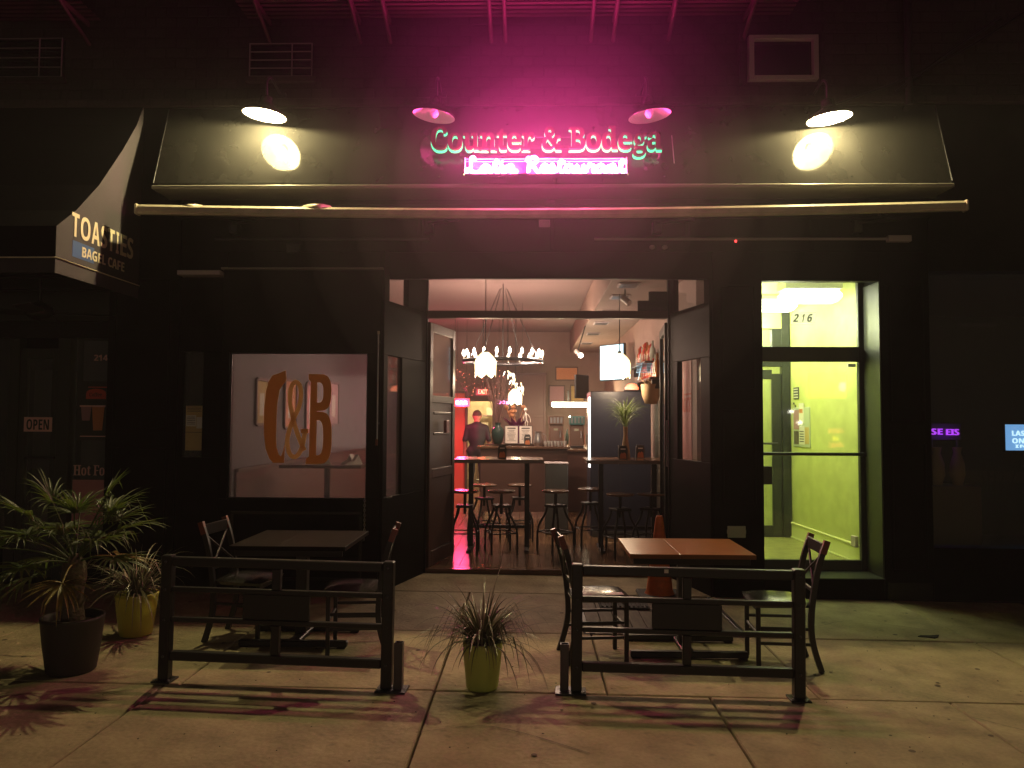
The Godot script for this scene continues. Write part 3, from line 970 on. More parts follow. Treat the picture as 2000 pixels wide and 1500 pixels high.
	box("rail", Vector3(3.04, 2.26, -0.05), Vector3(3.16, 2.62, 0.05), "frame_dark", i)
	box("pane", Vector3(2.2, 0.14, -0.003), Vector3(3.04, 1.98, 0.003), "pane", i, 0.0)
	box("pane", Vector3(2.2, 2.26, -0.003), Vector3(3.04, 2.62, 0.003), "pane", i, 0.0)
	bar("push_bar", [Vector3(2.3, 1.17, 0.05), Vector3(3.1, 1.17, 0.05)], 0.014, "dark_steel", i)
	# ceiling lamps
	for k in 2:
		var at: Vector3 = [Vector3(2.95, 3.06, -0.78), Vector3(2.9, 3.14, -2.0)][k]
		var lm := thing("ceiling_light", ["near lozenge ceiling light just inside the side door", "far ceiling light deeper in the yellow lobby"][k], "light", at, 0.0, "lobby ceiling lights")
		box("base", Vector3(-0.3, -0.02, -0.13), Vector3(0.3, 3.169 - at.y, 0.13), "white_paint", lm)
		box("diffuser", Vector3(-0.31, -0.15, -0.14), Vector3(0.31, -0.021, 0.14), "diffuser", lm, 0.05)
		omni("lobby_lamp", at + Vector3(-0.27 if k == 0 else -0.2, -0.36 if k == 0 else -0.3, 0), Color(0.98, 1.0, 0.82), [1.05, 1.1][k], 0.12)
	omni("corridor_lamp", Vector3(2.7, 2.9, -4.2), Color(0.98, 1.0, 0.8), 1.2, 0.1)
	var cl := thing("ceiling_light", "round ceiling light in the corridor beyond the inner door", "light", Vector3(2.7, 3.165, -4.2), 0.0, "lobby ceiling lights")
	var s2 := new_st()
	lathe(s2, [Vector2(0.001, -0.12), Vector2(0.12, -0.1), Vector2(0.16, -0.03), Vector2(0.16, 0.0)])
	obj("diffuser", s2, "diffuser", cl)
	# notices on the right wall, laid flat against it
	var nb := thing("notice_board", "framed board of pinned papers on the yellow lobby wall", "notice board", Vector3(3.288, 0, -2.04), -PI / 2 + ang)
	box("frame", Vector3(-0.24, 1.34, -0.002), Vector3(0.26, 1.82, 0.012), "paper_green", nb)
	box("sheet", Vector3(-0.21, 1.55, 0.0125), Vector3(-0.05, 1.79, 0.016), "poster_mauve", nb, 0.0)
	box("sheet", Vector3(-0.04, 1.37, 0.0125), Vector3(0.12, 1.6, 0.016), "paper", nb, 0.0)
	box("sheet", Vector3(-0.04, 1.62, 0.0125), Vector3(0.1, 1.87, 0.016), "paper", nb, 0.0)
	box("sheet", Vector3(0.13, 1.38, 0.0125), Vector3(0.24, 1.58, 0.016), "paper_tan", nb, 0.0)
	box("sheet", Vector3(-0.2, 1.37, 0.0125), Vector3(-0.06, 1.53, 0.016), "deck", nb, 0.0)
	box("print", Vector3(-0.03, 1.75, 0.0165), Vector3(0.07, 1.8, 0.0175), "poster_orange", nb, 0.0)
	for k in 5:
		box("printed_line", Vector3(-0.025, 1.4 + k * 0.03, 0.0165), Vector3(0.1, 1.412 + k * 0.03, 0.0175), "print_dark", nb, 0.0)
	var dr := thing("directory_plate", "small black directory plate with pale lines above the notice board", "plate", Vector3(3.281, 0, -2.16), -PI / 2 + ang)
	box("plate", Vector3(-0.1, 1.92, 0.0), Vector3(0.06, 2.07, 0.01), "print_dark", dr)
	for k in 4:
		box("printed_line", Vector3(-0.085, 1.94 + k * 0.033, 0.0105), Vector3(0.045, 1.953 + k * 0.033, 0.0115), "paper", dr, 0.0)
	for k in 4:
		box("tag_strip", Vector3(-0.12 + 0.05 * (k % 2), 1.86 - k * 0.035, 0.0), Vector3(-0.09 + 0.05 * (k % 2), 1.885 - k * 0.035, 0.006), "print_dark", dr, 0.0)
	var ol := thing("wall_outlet", "small grey outlet box low on the lobby wall by the door", "outlet", Vector3(3.335, 0.42, -0.62), -PI / 2 + ang)
	box("case", Vector3(-0.05, -0.05, 0.0), Vector3(0.05, 0.06, 0.035), "vent_frame", ol)

# ---------------------------------------------------------------- the room behind the entrance
func build_room() -> void:
	var fl := structure("shop_floor", "glossy dark plank floor of the restaurant")
	box("base", Vector3(-3.3, -0.1, -11.4), Vector3(1.9, 0.03, -0.99), "bed", fl, 0.0)
	var wd := 0.148
	for i in 35:
		var x := -3.3 + i * wd
		var z := -1.0
		var k := 0
		var lens := [2.1, 2.9, 2.4, 3.0]
		z -= 0.0
		var first := 0.7 + 1.9 * rng.randf()
		while z > -11.3:
			var le: float = first if k == 0 else lens[(i + k) % 4]
			var z2 := maxf(z - le, -11.35)
			if x > -2.0 or z > -6.0:
				box("plank", Vector3(x + 0.0015, 0.031, z2 + 0.0015), Vector3(x + wd - 0.0015, 0.0505 + rng.randf_range(-0.0012, 0.0012), z - 0.0015), "plank%d" % rng.randi_range(0, 2), fl, 0.002)
			z = z2
			k += 1
	var w := structure("room", "walls and ceiling of the restaurant dining room")
	box("wall", Vector3(-3.45, -0.1, -11.5), Vector3(-3.3, 3.9, -0.21), "side_wall", w, 0.0)
	box("wall", Vector3(1.78, -0.1, -11.5), Vector3(1.895, 3.9, -0.91), "room_wall", w, 0.0)
	box("wall", Vector3(-3.3, -0.1, -11.5), Vector3(-1.62, 3.9, -11.35), "room_wall", w, 0.0)
	box("wall", Vector3(-0.95, -0.1, -11.5), Vector3(1.78, 3.9, -11.35), "room_wall", w, 0.0)
	box("wall", Vector3(-1.62, 2.1, -11.5), Vector3(-0.95, 3.9, -11.35), "room_wall", w, 0.0)
	box("ceiling", Vector3(-3.45, 3.8, -11.5), Vector3(1.9, 3.9, -0.31), "room_ceiling", w, 0.0)
	# the wall between room and street above the bay
	box("wall", Vector3(-3.3, 3.33, -1.02), Vector3(1.78, 3.8, -0.97), "room_wall", w, 0.0)
	# dropped soffit along the right wall
	var s := thing("ceiling_soffit", "dropped ceiling soffit with air vents along the dining room's right wall", "soffit", Vector3(0, 0, 0))
	box("body", Vector3(0.94, 3.3, -11.3), Vector3(1.778, 3.798, -1.03), "room_wall", s, 0.004)
	for z in [-1.9, -2.8, -4.2, -5.6, -7.2, -9.0]:
		var v := box("vent", Vector3(1.05, 3.285, z - 0.16), Vector3(1.3, 3.299, z + 0.16), "vent_frame", s, 0.003)
		for k in 5:
			box("slat", Vector3(1.07, 3.279, z - 0.13 + k * 0.056), Vector3(1.28, 3.2845, z - 0.1 + k * 0.056), "dark_steel", v, 0.0)
	# panelled screen and header at the back
	var p := thing("panelled_screen", "dark wood panelled screen at the back of the dining room", "screen", Vector3(0, 0, -10.6))
	box("panel", Vector3(-0.9, 0.05, -0.05), Vector3(0.33, 2.70, 0.0), "panel_wood", p)
	for x in [-0.9, -0.3, 0.29]:
		box("stile", Vector3(x, 0.05, 0.001), Vector3(x + 0.05, 2.70, 0.025), "panel_wood", p)
	box("rail", Vector3(-0.95, 2.70, -0.05), Vector3(0.36, 2.76, 0.03), "door_wood", p)
	for y in [0.9, 1.7]:
		box("rail", Vector3(-0.849, y, 0.001), Vector3(-0.301, y + 0.06, 0.02), "panel_wood", p)
		box("rail", Vector3(-0.249, y, 0.001), Vector3(0.289, y + 0.06, 0.02), "panel_wood", p)
	# red lit alcove on the left of the kitchen door
	var al := thing("alcove_partition", "dark red partition left of the kitchen door at the room's far end", "partition", Vector3(-1.62, 0, -10.2))
	box("panel", Vector3(-0.7, 0.05, -0.06), Vector3(0.1, 2.25, 0.0), "poster_red", al)
	box("post", Vector3(0.101, 0.05, -0.08), Vector3(0.16, 2.3, 0.02), "panel_wood", al)
	box("rail", Vector3(-0.7, 2.251, -0.07), Vector3(0.1, 2.31, 0.015), "panel_wood", al)
	# kitchen beyond the back door
	var k := structure("kitchen", "bright kitchen room seen through the back doorway")
	box("wall", Vector3(-2.2, 0.0, -13.6), Vector3(-0.4, 3.0, -13.5), "cream", k, 0.0)
	box("wall", Vector3(-2.3, 0.0, -13.5), Vector3(-2.2, 3.0, -11.51), "cream", k, 0.0)
	box("wall", Vector3(-0.5, 0.0, -13.5), Vector3(-0.4, 3.0, -11.51), "cream", k, 0.0)
	box("ceiling", Vector3(-2.3, 3.0, -13.6), Vector3(-0.4, 3.1, -11.51), "cream", k, 0.0)
	box("floor", Vector3(-2.3, -0.1, -13.6), Vector3(-0.4, 0.04, -11.41), "bar_wood", k, 0.0)
	var fr := thing("kitchen_shelf", "pale steel shelf unit with white boxes behind the person in the kitchen doorway", "shelf", Vector3(-1.1, 0.04, -13.2))
	for y in [0.0, 0.6, 1.2, 1.7]:
		box("shelf", Vector3(-0.35, y, -0.2), Vector3(0.35, y + 0.03, 0.2), "steel", fr)
	for x in [-0.35, 0.33]:
		box("upright", Vector3(x, 0.031, -0.22), Vector3(x + 0.02, 1.9, -0.201), "steel", fr)
	for q in [[-0.25, 1.231, 0.2, 0.3], [0.05, 1.231, 0.22, 0.25], [-0.2, 0.631, 0.3, 0.3], [-0.1, 1.731, 0.3, 0.2]]:
		box("carton", Vector3(q[0], q[1], -0.15), Vector3(q[0] + q[2], q[1] + q[3], 0.1), "paper", fr)
	omni("kitchen_lamp", Vector3(-1.3, 2.6, -12.4), Color(1.0, 0.88, 0.62), 1.6, 0.1)
	var kl := thing("kitchen_light", "warm round ceiling light in the kitchen behind the back doorway", "light", Vector3(-1.3, 3.0, -12.4))
	var s3 := new_st()
	lathe(s3, [Vector2(0.001, -0.1), Vector2(0.14, -0.08), Vector2(0.17, -0.02), Vector2(0.17, 0.0)])
	obj("diffuser", s3, "bulb_small", kl)
	# pictures on the left wall, seen through the lettered window
	for q in [[-3.0, 1.85, 0.5, 0.65, "poster_orange"], [-4.0, 1.8, 0.55, 0.75, "poster_pink"], [-1.9, 1.85, 0.42, 0.55, "paper_tan"], [-5.3, 1.9, 0.6, 0.7, "poster_mauve"]]:
		var f := thing("framed_picture", {-3.0: "orange picture in a dark frame, second from the window on the left wall", -4.0: "pink picture in a dark frame, third along the left wall", -1.9: "tan picture in a dark frame nearest the lettered window", -5.3: "mauve picture in a dark frame, deepest on the left wall"}[q[0]], "picture", Vector3(-3.298, q[1], q[0]), PI / 2, "framed pictures on the left wall")
		for sx in [-1, 1]:
			box("frame", Vector3(sx * q[2] / 2 - 0.02, -q[3] / 2, 0), Vector3(sx * q[2] / 2 + 0.02, q[3] / 2, 0.03), "panel_wood", f)
			box("frame", Vector3(-q[2] / 2 + 0.021, sx * q[3] / 2 - 0.02, 0), Vector3(q[2] / 2 - 0.021, sx * q[3] / 2 + 0.02, 0.03), "panel_wood", f)
		box("canvas", Vector3(-q[2] / 2 + 0.021, -q[3] / 2 + 0.021, 0.001), Vector3(q[2] / 2 - 0.021, q[3] / 2 - 0.021, 0.012), q[4], f, 0.0)
		box("motif", Vector3(-q[2] * 0.2, -q[3] * 0.3, 0.0125), Vector3(q[2] * 0.16, q[3] * 0.2, 0.014), "paper", f, 0.0)
	# a dark dado and window table by the left wall
	var dd := thing("wall_dado", "dark dado panel along the lower left wall of the dining room", "panel", Vector3(-3.298, 0.05, -3.8))
	box("board", Vector3(0, 0, -4.0), Vector3(0.025, 1.0, 2.7), "panel_wood", dd)
	box("cap", Vector3(0, 1.001, -4.0), Vector3(0.05, 1.04, 2.7), "door_wood", dd)
	var tb := thing("window_table", "small table with folded napkins behind the lettered window", "table", Vector3(-2.55, 0.05, -2.2))
	box("top", Vector3(-0.5, 1.0, -0.35), Vector3(0.5, 1.04, 0.35), "bar_wood", tb)
	bar("column", [Vector3(0, 0.03, 0), Vector3(0, 1.0, 0)], 0.04, "iron", tb)
	box("foot", Vector3(-0.3, 0.0, -0.3), Vector3(0.3, 0.03, 0.3), "iron", tb)
	for q in [[-0.05, 0.1, 0.5], [0.25, -0.05, -0.6], [0.36, 0.14, 0.9]]:
		var np := thing("folded_napkin", {-0.05: "white folded napkin at the middle of the window table", 0.25: "white folded napkin at the back of the window table", 0.36: "white folded napkin nearest the bay's post on the window table"}[q[0]], "napkin", Vector3(-2.55 + q[0], 1.09, -2.2 + q[1]), q[2])
		var ns := new_st()
		prism(ns, PackedVector2Array([Vector2(-0.12, 0), Vector2(0.12, 0), Vector2(0.05, 0.12), Vector2(0.0, 0.05)]), -0.03, 0.03)
		obj("cloth", ns, "paper", np)

# ---------------------------------------------------------------- upper wall, windows, fire escapes
func build_upper() -> void:
	var b := thing("brick_building", "dark brick upper wall of the building above the shop signs", "building")
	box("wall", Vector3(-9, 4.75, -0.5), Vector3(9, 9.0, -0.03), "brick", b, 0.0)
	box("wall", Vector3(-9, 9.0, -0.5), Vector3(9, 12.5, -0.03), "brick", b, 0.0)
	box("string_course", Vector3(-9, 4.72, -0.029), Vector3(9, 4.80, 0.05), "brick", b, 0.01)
	for q in [[-5.4, 5.04, 0.71, 0.39], [-2.8, 5.03, 0.62, 0.33]]:
		var n := box("window", Vector3(q[0], q[1], -0.028), Vector3(q[0] + q[2], q[1] + q[3], -0.02), "dark_glass", b, 0.0)
		box("sill", Vector3(q[0] - 0.04, q[1] - 0.06, -0.02), Vector3(q[0] + q[2] + 0.04, q[1] - 0.01, 0.05), "brick", n)
		for k in 5:
			var y: float = q[1] + q[3] * k / 4.0
			bar("grille_bar", [Vector3(q[0], y, 0.02), Vector3(q[0] + q[2], y, 0.02)], 0.006, "grille", n)
		for k in [0.0, 0.68, 1.0]:
			bar("grille_bar", [Vector3(q[0] + q[2] * k, q[1], 0.026), Vector3(q[0] + q[2] * k, q[1] + q[3], 0.026)], 0.007, "grille", n)
	# framed opening on the right
	var w := box("window", Vector3(2.15, 5.0, -0.028), Vector3(2.72, 5.36, -0.015), "dark_glass", b, 0.0)
	for q in [[2.10, 2.15, 4.96, 5.40], [2.72, 2.77, 4.96, 5.40]]:
		box("frame", Vector3(q[0], q[2], -0.028), Vector3(q[1], q[3], 0.05), "opening_frame", w)
	for q in [[4.96, 5.0], [5.36, 5.40]]:
		box("frame", Vector3(2.151, q[0], -0.028), Vector3(2.719, q[1], 0.05), "opening_frame", w)
	box("brickmould", Vector3(2.02, 4.92, -0.028), Vector3(2.06, 5.44, 0.02), "brick", w)
	box("brickmould", Vector3(2.80, 4.92, -0.028), Vector3(2.84, 5.44, 0.02), "brick", w)
	# pipe and cables on the right
	bar("downpipe", [Vector3(3.62, 4.7, 0.06), Vector3(3.62, 9.0, 0.06)], 0.035, "iron", b)
	bar("cable", curve([Vector3(2.9, 4.70, 0.05), Vector3(3.6, 4.95, 0.08), Vector3(4.2, 5.25, 0.12), Vector3(5.2, 5.9, 0.15)]), 0.012, "iron", b)
	bar("cable", curve([Vector3(3.5, 4.82, 0.05), Vector3(3.9, 5.12, 0.1), Vector3(4.45, 5.5, 0.15)]), 0.02, "iron", b)
	# fire escapes: floors of flat bars carried by slanting brackets
	escape("fire_escape", "main fire escape platform of flat bars above the restaurant sign", -2.82, 2.5, [-2.62, -1.72, -1.42, -0.42, -0.28, 0.56, 0.78, 1.32, 2.05], 5.60)
	escape("fire_escape", "smaller fire escape platform above the bagel cafe awning", -5.8, -4.3, [-5.5, -4.45], 5.60)

func escape(called: String, label: String, x0: float, x1: float, br: Array, y: float) -> void:
	var f := thing(called, label, "fire escape", Vector3(0, y, 0), 0.0)
	for k in 15:
		var z := 0.04 + k * 0.075
		box("slat", Vector3(x0, 0.0, z), Vector3(x1, 0.008, z + 0.042), "escape_iron", f, 0.0)
	for x in br:
		box("bearer", Vector3(x, -0.05, 0.0), Vector3(x + 0.02, -0.001, 1.2), "escape_iron", f, 0.002)
		bar("bracket", [Vector3(x + 0.01, -0.22, -0.02), Vector3(x + 0.01, -0.03, 0.5), Vector3(x + 0.01, 0.0, 1.15)], 0.02, "escape_iron", f, -1, 6)
	box("edge", Vector3(x0, -0.04, 1.2), Vector3(x1, 0.03, 1.215), "escape_iron", f, 0.002)
	for yy in [0.5, 1.0]:
		bar("railing", [Vector3(x0, yy, 1.2), Vector3(x1, yy, 1.2)], 0.015, "escape_iron", f, -1, 6)
	for k in 8:
		var x := lerpf(x0, x1, k / 7.0)
		bar("baluster", [Vector3(x, 0.03, 1.2), Vector3(x, 1.0, 1.2)], 0.01, "escape_iron", f, -1, 6)

# ---------------------------------------------------------------- bagel cafe on the left
func build_cafe() -> void:
	var c := thing("bagel_cafe", "dark closed storefront of the neighbouring bagel cafe", "storefront")
	box("wall", Vector3(-9, 3.2, -0.5), Vector3(-4.145, 4.75, 0.0), "black_paint", c, 0.0)
	box("sign_band", Vector3(-9, 2.62, -0.32), Vector3(-4.15, 3.15, -0.22), "frame_grey", c)
	box("beam", Vector3(-9, 2.45, -0.35), Vector3(-4.15, 2.615, -0.2), "black_gloss", c)
	box("floor", Vector3(-9, -0.03, -3.0), Vector3(-4.2, 0.07, -0.36), "bed", c, 0.0)
	box("wall", Vector3(-9, 0.0, -3.1), Vector3(-4.2, 3.2, -3.0), "black_paint", c, 0.0)
	# window right of the door
	box("post", Vector3(-4.80, 0.0, -0.37), Vector3(-4.67, 2.45, -0.25), "frame_grey", c)
	box("post", Vector3(-4.24, 0.0, -0.37), Vector3(-4.15, 2.45, -0.25), "black_paint", c)
	box("riser", Vector3(-4.67, 0.0, -0.36), Vector3(-4.24, 0.3, -0.28), "black_paint", c)
	box("pane", Vector3(-4.67, 0.3, -0.33), Vector3(-4.24, 2.45, -0.325), "pane", c, 0.0)
	box("shade", Vector3(-4.67, 0.3, -0.52), Vector3(-4.24, 2.45, -0.48), "print_dark", c, 0.0)
	box("post", Vector3(-5.30, 0.0, -0.37), Vector3(-5.2, 2.45, -0.25), "frame_grey", c)
	box("riser", Vector3(-9, 0.0, -0.36), Vector3(-5.3, 0.5, -0.28), "black_paint", c)
	box("pane", Vector3(-9, 0.5, -0.33), Vector3(-5.3, 2.45, -0.325), "pane", c, 0.0)
	var d := thing("cafe_door", "closed glass door of the bagel cafe with an OPEN sign", "door", Vector3(-5.2, 0.05, -0.3))
	box("stile", Vector3(0, 0, -0.025), Vector3(0.07, 2.3, 0.025), "frame_grey", d)
	box("stile", Vector3(0.325, 0, -0.025), Vector3(0.395, 2.3, 0.025), "frame_grey", d)
	box("rail", Vector3(0.07, 2.2, -0.025), Vector3(0.325, 2.3, 0.025), "frame_grey", d)
	box("rail", Vector3(0.07, 0, -0.025), Vector3(0.325, 0.22, 0.025), "frame_grey", d)
	box("rail", Vector3(0.07, 1.18, 0.03), Vector3(0.39, 1.21, 0.06), "dark_steel", d)
	box("pane", Vector3(0.07, 0.22, -0.004), Vector3(0.325, 2.2, 0.004), "pane", d, 0.0)
	box("curtain", Vector3(-0.05, 0.2, -0.3), Vector3(0.37, 2.1, -0.28), "print_dark", d, 0.0)
	var o := thing("open_sign", "pink rectangular OPEN sign hanging in the cafe door", "sign", Vector3(-4.995, 1.58, -0.265))
	box("board", Vector3(-0.145, -0.075, -0.006), Vector3(0.145, 0.072, 0.0), "sign_pink", o, 0.002)
	letters("lettering", "OPEN", 0.23, 0.105, Transform3D(Basis(), Vector3(0, -0.002, 0.002)), "print_dark", o)
	var n := letters("number_sign", "214", 0.14, 0.062, Transform3D(Basis(), Vector3(-4.40, 2.262, -0.32)), "sign_pink", self, "Droid Sans", true, 0.004)
	tag(n, "house number 214 in pale digits on the cafe window", "number")
	var h := letters("window_lettering", "Hot Fo", 0.32, 0.105, Transform3D(Basis(), Vector3(-4.488, 1.115, -0.32)), "sign_pink", self, "Droid Serif", true, 0.004)
	tag(h, "pale serif words Hot Fo on the cafe window", "lettering")
	var pp := thing("window_poster", "plain pink panel below the serif lettering in the cafe window", "poster", Vector3(-4.488, 0.79, -0.322))
	box("sheet", Vector3(-0.163, -0.22, 0), Vector3(0.163, 0.23, 0.004), "poster_pink", pp, 0.0)
	var cp := thing("drinks_poster", "dark poster with a red banner and two orange cups in the cafe window", "poster", Vector3(-4.44, 1.72, -0.322))
	box("sheet", Vector3(-0.19, -0.3, 0), Vector3(0.19, 0.3, 0.002), "print_dark", cp, 0.0)
	var s := new_st()
	var arch := PackedVector2Array([Vector2(-0.1, 0.12), Vector2(0.105, 0.12)])
	for k in 9:
		var w := PI * k / 8
		arch.append(Vector2(0.0025 + 0.1025 * cos(w), 0.18 + 0.045 * sin(w)))
	prism(s, arch, 0.0025, 0.0045)
	obj("banner", s, "poster_red", cp)
	letters("banner_word", "Coffee", 0.13, 0.04, Transform3D(Basis(), Vector3(0.0, 0.165, 0.006)), "print_dark", cp, "Droid Serif", true, 0.001)
	for q in [[-0.115, -0.1, 0.055, 0.15, "poster_mauve"], [0.01, -0.2, 0.065, 0.25, "poster_orange"]]:
		s = new_st()
		prism(s, PackedVector2Array([Vector2(q[0] - q[2] * 0.7 + 0.02, q[1]), Vector2(q[0] + q[2] * 0.7 + 0.02, q[1]), Vector2(q[0] + q[2] + 0.02, q[1] + q[3]), Vector2(q[0] - q[2] + 0.02, q[1] + q[3])]), 0.0025, 0.005)
		obj("cup", s, q[4], cp)
		box("cup_rim", Vector3(q[0] - q[2] + 0.01, q[1] + q[3] - 0.012, 0.0055), Vector3(q[0] + q[2] + 0.03, q[1] + q[3] + 0.006, 0.007), "sign_pink", cp, 0.0)
	box("caption", Vector3(-0.15, -0.265, 0.0025), Vector3(0.14, -0.255, 0.004), "sign_pink", cp, 0.0)
	box("caption", Vector3(-0.08, 0.235, 0.0025), Vector3(0.13, 0.245, 0.004), "poster_red", cp, 0.0)
	# awning: concave slope down to an upright valance, with a side panel facing the restaurant
	var a := thing("cafe_awning", "navy canvas awning of the bagel cafe with white lettering on its side", "awning")
	var prof := [Vector2(0.0, 4.78), Vector2(0.14, 4.5), Vector2(0.38, 4.17), Vector2(0.75, 3.72), Vector2(1.08, 3.4), Vector2(1.34, 3.2), Vector2(1.34, 2.95)]
	s = new_st()
	for k in prof.size() - 1:
		var p: Vector2 = prof[k]
		var q: Vector2 = prof[k + 1]
		quad(s, Vector3(-9, p.y, p.x), Vector3(-9, q.y, q.x), Vector3(-3.85, q.y, q.x), Vector3(-3.85, p.y, p.x))
		quad(s, Vector3(-9, p.y - 0.012, p.x - 0.008), Vector3(-3.858, p.y - 0.012, p.x - 0.008), Vector3(-3.858, q.y - 0.012, q.x - 0.008), Vector3(-9, q.y - 0.012, q.x - 0.008))
	obj("canopy", s, "awning_black", a)
	var side := PackedVector2Array()
	for p in prof:
		side.append(p)
	side.append(Vector2(0.0, 2.95))
	s = new_st()
	prism(s, side, -0.006, 0.0, Transform3D(Basis(Vector3(0, 0, 1), Vector3(0, 1, 0), Vector3(-1, 0, 0)), Vector3(-3.856, 0, 0)))
	obj("side_panel", s, "canvas_navy", a)
	# scalloped hem
	s = new_st()
	bx(s, Vector3(-9, 2.82, 1.33), Vector3(-3.855, 2.935, 1.336), 0.0)
	bx(s, Vector3(-3.862, 2.82, 0.0), Vector3(-3.855, 2.935, 1.329), 0.0)
	obj("valance", s, "canvas_navy", a)
	s = new_st()
	tube(s, [Vector3(-9, 2.943, 1.343), Vector3(-3.848, 2.943, 1.343), Vector3(-3.848, 2.943, 0.02)], 0.006)
	obj("piping", s, "letter_cream", a)
	var face := Basis(Vector3(0, 0, -1), Vector3(0, 1, 0), Vector3(1, 0, 0))
	var wd := "TOASTIES"
	var f := font()
	var total := f.get_string_size(wd, HORIZONTAL_ALIGNMENT_LEFT, -1, 64).x
	for k in wd.length():
		var pre := f.get_string_size(wd.substr(0, k), HORIZONTAL_ALIGNMENT_LEFT, -1, 64).x
		var cw := f.get_string_size(wd.substr(k, 1), HORIZONTAL_ALIGNMENT_LEFT, -1, 64).x
		var z := 1.15 - (pre + cw / 2) / total * 1.0
		letters("letter", wd[k], cw / total * 1.0 * (0.86 if wd[k] != "I" else 0.5), 0.2, Transform3D(face, Vector3(-3.8465, 3.272, z)), "letter_cream", a)
	box("patch", Vector3(-3.8498, 3.0, 0.80), Vector3(-3.8485, 3.138, 1.12), "panel_blue", a, 0.0)
	letters("small_lettering", "BAGEL CAFE", 0.68, 0.088, Transform3D(face, Vector3(-3.8465, 3.068, 0.645)), "letter_cream", a)
	# frame bars seen from below
	for y in [[0.02, 2.9], [0.7, 2.9]]:
		bar("frame_bar", [Vector3(-9, y[1], y[0]), Vector3(-3.87, y[1], y[0])], 0.015, "iron", a)
	# ceiling fan under the awning
	var fan := thing("hanging_fan", "dark ceiling fan hanging under the cafe awning", "fan", Vector3(-4.55, 2.62, 0.45))
	bar("rod", [Vector3(0, 0.08, 0), Vector3(0, 0.42, 0)], 0.015, "iron", fan)
	s = new_st()
	lathe(s, [Vector2(0.001, -0.08), Vector2(0.09, -0.05), Vector2(0.13, 0.0), Vector2(0.1, 0.06), Vector2(0.03, 0.1), Vector2(0.001, 0.1)])
	obj("motor", s, "iron", fan)
	for k in 4:
		box("blade", Vector3(0.12, -0.012, -0.07), Vector3(0.62, -0.002, 0.07), "iron", fan, 0.002, Transform3D(Basis(Vector3.UP, 0.35 + k * PI / 2) * Basis(Vector3.RIGHT, 0.2), Vector3.ZERO))

# ---------------------------------------------------------------- dark neighbour on the right
func build_neighbour() -> void:
	var n := thing("neighbour_shop", "dark glazed storefront right of the lit side door", "storefront")
	box("wall", Vector3(3.805, 3.1, -0.5), Vector3(9, 4.75, -0.01), "black_paint", n, 0.0)
	box("riser", Vector3(3.805, -0.1, -0.3), Vector3(9, 0.45, -0.08), "black_paint", n)
	box("pane", Vector3(3.83, 0.45, -0.2), Vector3(9, 3.1, -0.194), "pane", n, 0.0)
	for x in [3.806, 6.1]:
		box("mullion", Vector3(x, 0.45, -0.24), Vector3(x + 0.05, 3.1, -0.15), "frame_grey", n)
	box("back_wall", Vector3(3.805, 0, -4.1), Vector3(9, 3.2, -4.0), "shop_dark", n, 0.0)
	box("side_wall", Vector3(3.806, 0, -4.0), Vector3(3.83, 3.2, -0.32), "shop_dark", n, 0.0)
	box("floor", Vector3(3.805, -0.1, -4.0), Vector3(9, 0.02, -0.31), "bed", n, 0.0)
	box("ceiling", Vector3(3.805, 3.2, -4.1), Vector3(9, 3.3, -0.5), "shop_dark", n, 0.0)
	var ns := thing("neon_sign", "small violet neon word sign in the dark window on the right", "neon sign", Vector3(4.985, 1.535, -2.0))
	letters("neon_word", "SE", 0.13, 0.075, Transform3D(Basis(), Vector3(-0.095, 0, 0)), "neon_violet", ns, "Droid Sans", true, 0.02)
	letters("neon_word", "EIS", 0.15, 0.075, Transform3D(Basis(), Vector3(0.09, -0.005, 0)), "neon_violet", ns, "Droid Sans", true, 0.02)
	box("back_plate", Vector3(-0.2, -0.1, -0.03), Vector3(0.2, 0.1, -0.02), "print_dark", ns)
	for x in [-0.15, 0.15]:
		box("foot", Vector3(x - 0.01, -0.62, -0.03), Vector3(x + 0.01, -0.101, -0.01), "dark_steel", ns)
	omni("violet_lamp", Vector3(4.985, 1.5, -1.9), Color(0.6, 0.15, 1.0), 0.012, 0.05)
	var pb := thing("display_plinth", "dim brown display plinth under the violet neon", "plinth", Vector3(4.985, 0, -2.0))
	box("body", Vector3(-0.3, 0.02, -0.2), Vector3(0.3, 0.9, 0.2), "door_wood", pb)
	for x in [-0.14, 0.1]:
		var v := thing("vase", ("left" if x < 0 else "right") + " one of two brown vases on the plinth under the violet neon", "vase", Vector3(4.985 + x, 0.9, -1.93), 0.0, "brown vases")
		var s := new_st()
		lathe(s, [Vector2(0.001, 0), Vector2(0.05, 0), Vector2(0.085, 0.12), Vector2(0.08, 0.25), Vector2(0.04, 0.38), Vector2(0.055, 0.45)], Vector3.ZERO, 16)
		obj("body", s, "wicker", v)
	var sc := thing("lit_screen", "pale blue lit poster screen with lettering at the photo's right edge", "screen", Vector3(5.92, 1.47, -2.0))
	box("screen", Vector3(-0.22, -0.155, -0.02), Vector3(0.24, 0.155, 0.0), "screen_blue", sc)
	for q in [["LAST", 0.05], ["ONE", -0.04], ["IN", -0.105]]:
		letters("lettering", q[0], 0.2 if q[0] != "IN" else 0.13, 0.06 if q[0] != "IN" else 0.035, Transform3D(Basis(), Vector3(-0.04, q[1], 0.003)), "screen_blue_text", sc, "Droid Sans", true, 0.002)
	box("frame", Vector3(-0.24, -0.175, -0.03), Vector3(-0.221, 0.175, 0.006), "iron", sc)
	box("frame", Vector3(-0.22, 0.156, -0.03), Vector3(0.24, 0.175, 0.006), "iron", sc)
	box("frame", Vector3(-0.22, -0.175, -0.03), Vector3(0.24, -0.156, 0.006), "iron", sc)
	bar("stand", [Vector3(0, -1.45, -0.02), Vector3(0, -0.17, -0.02)], 0.02, "iron", sc)

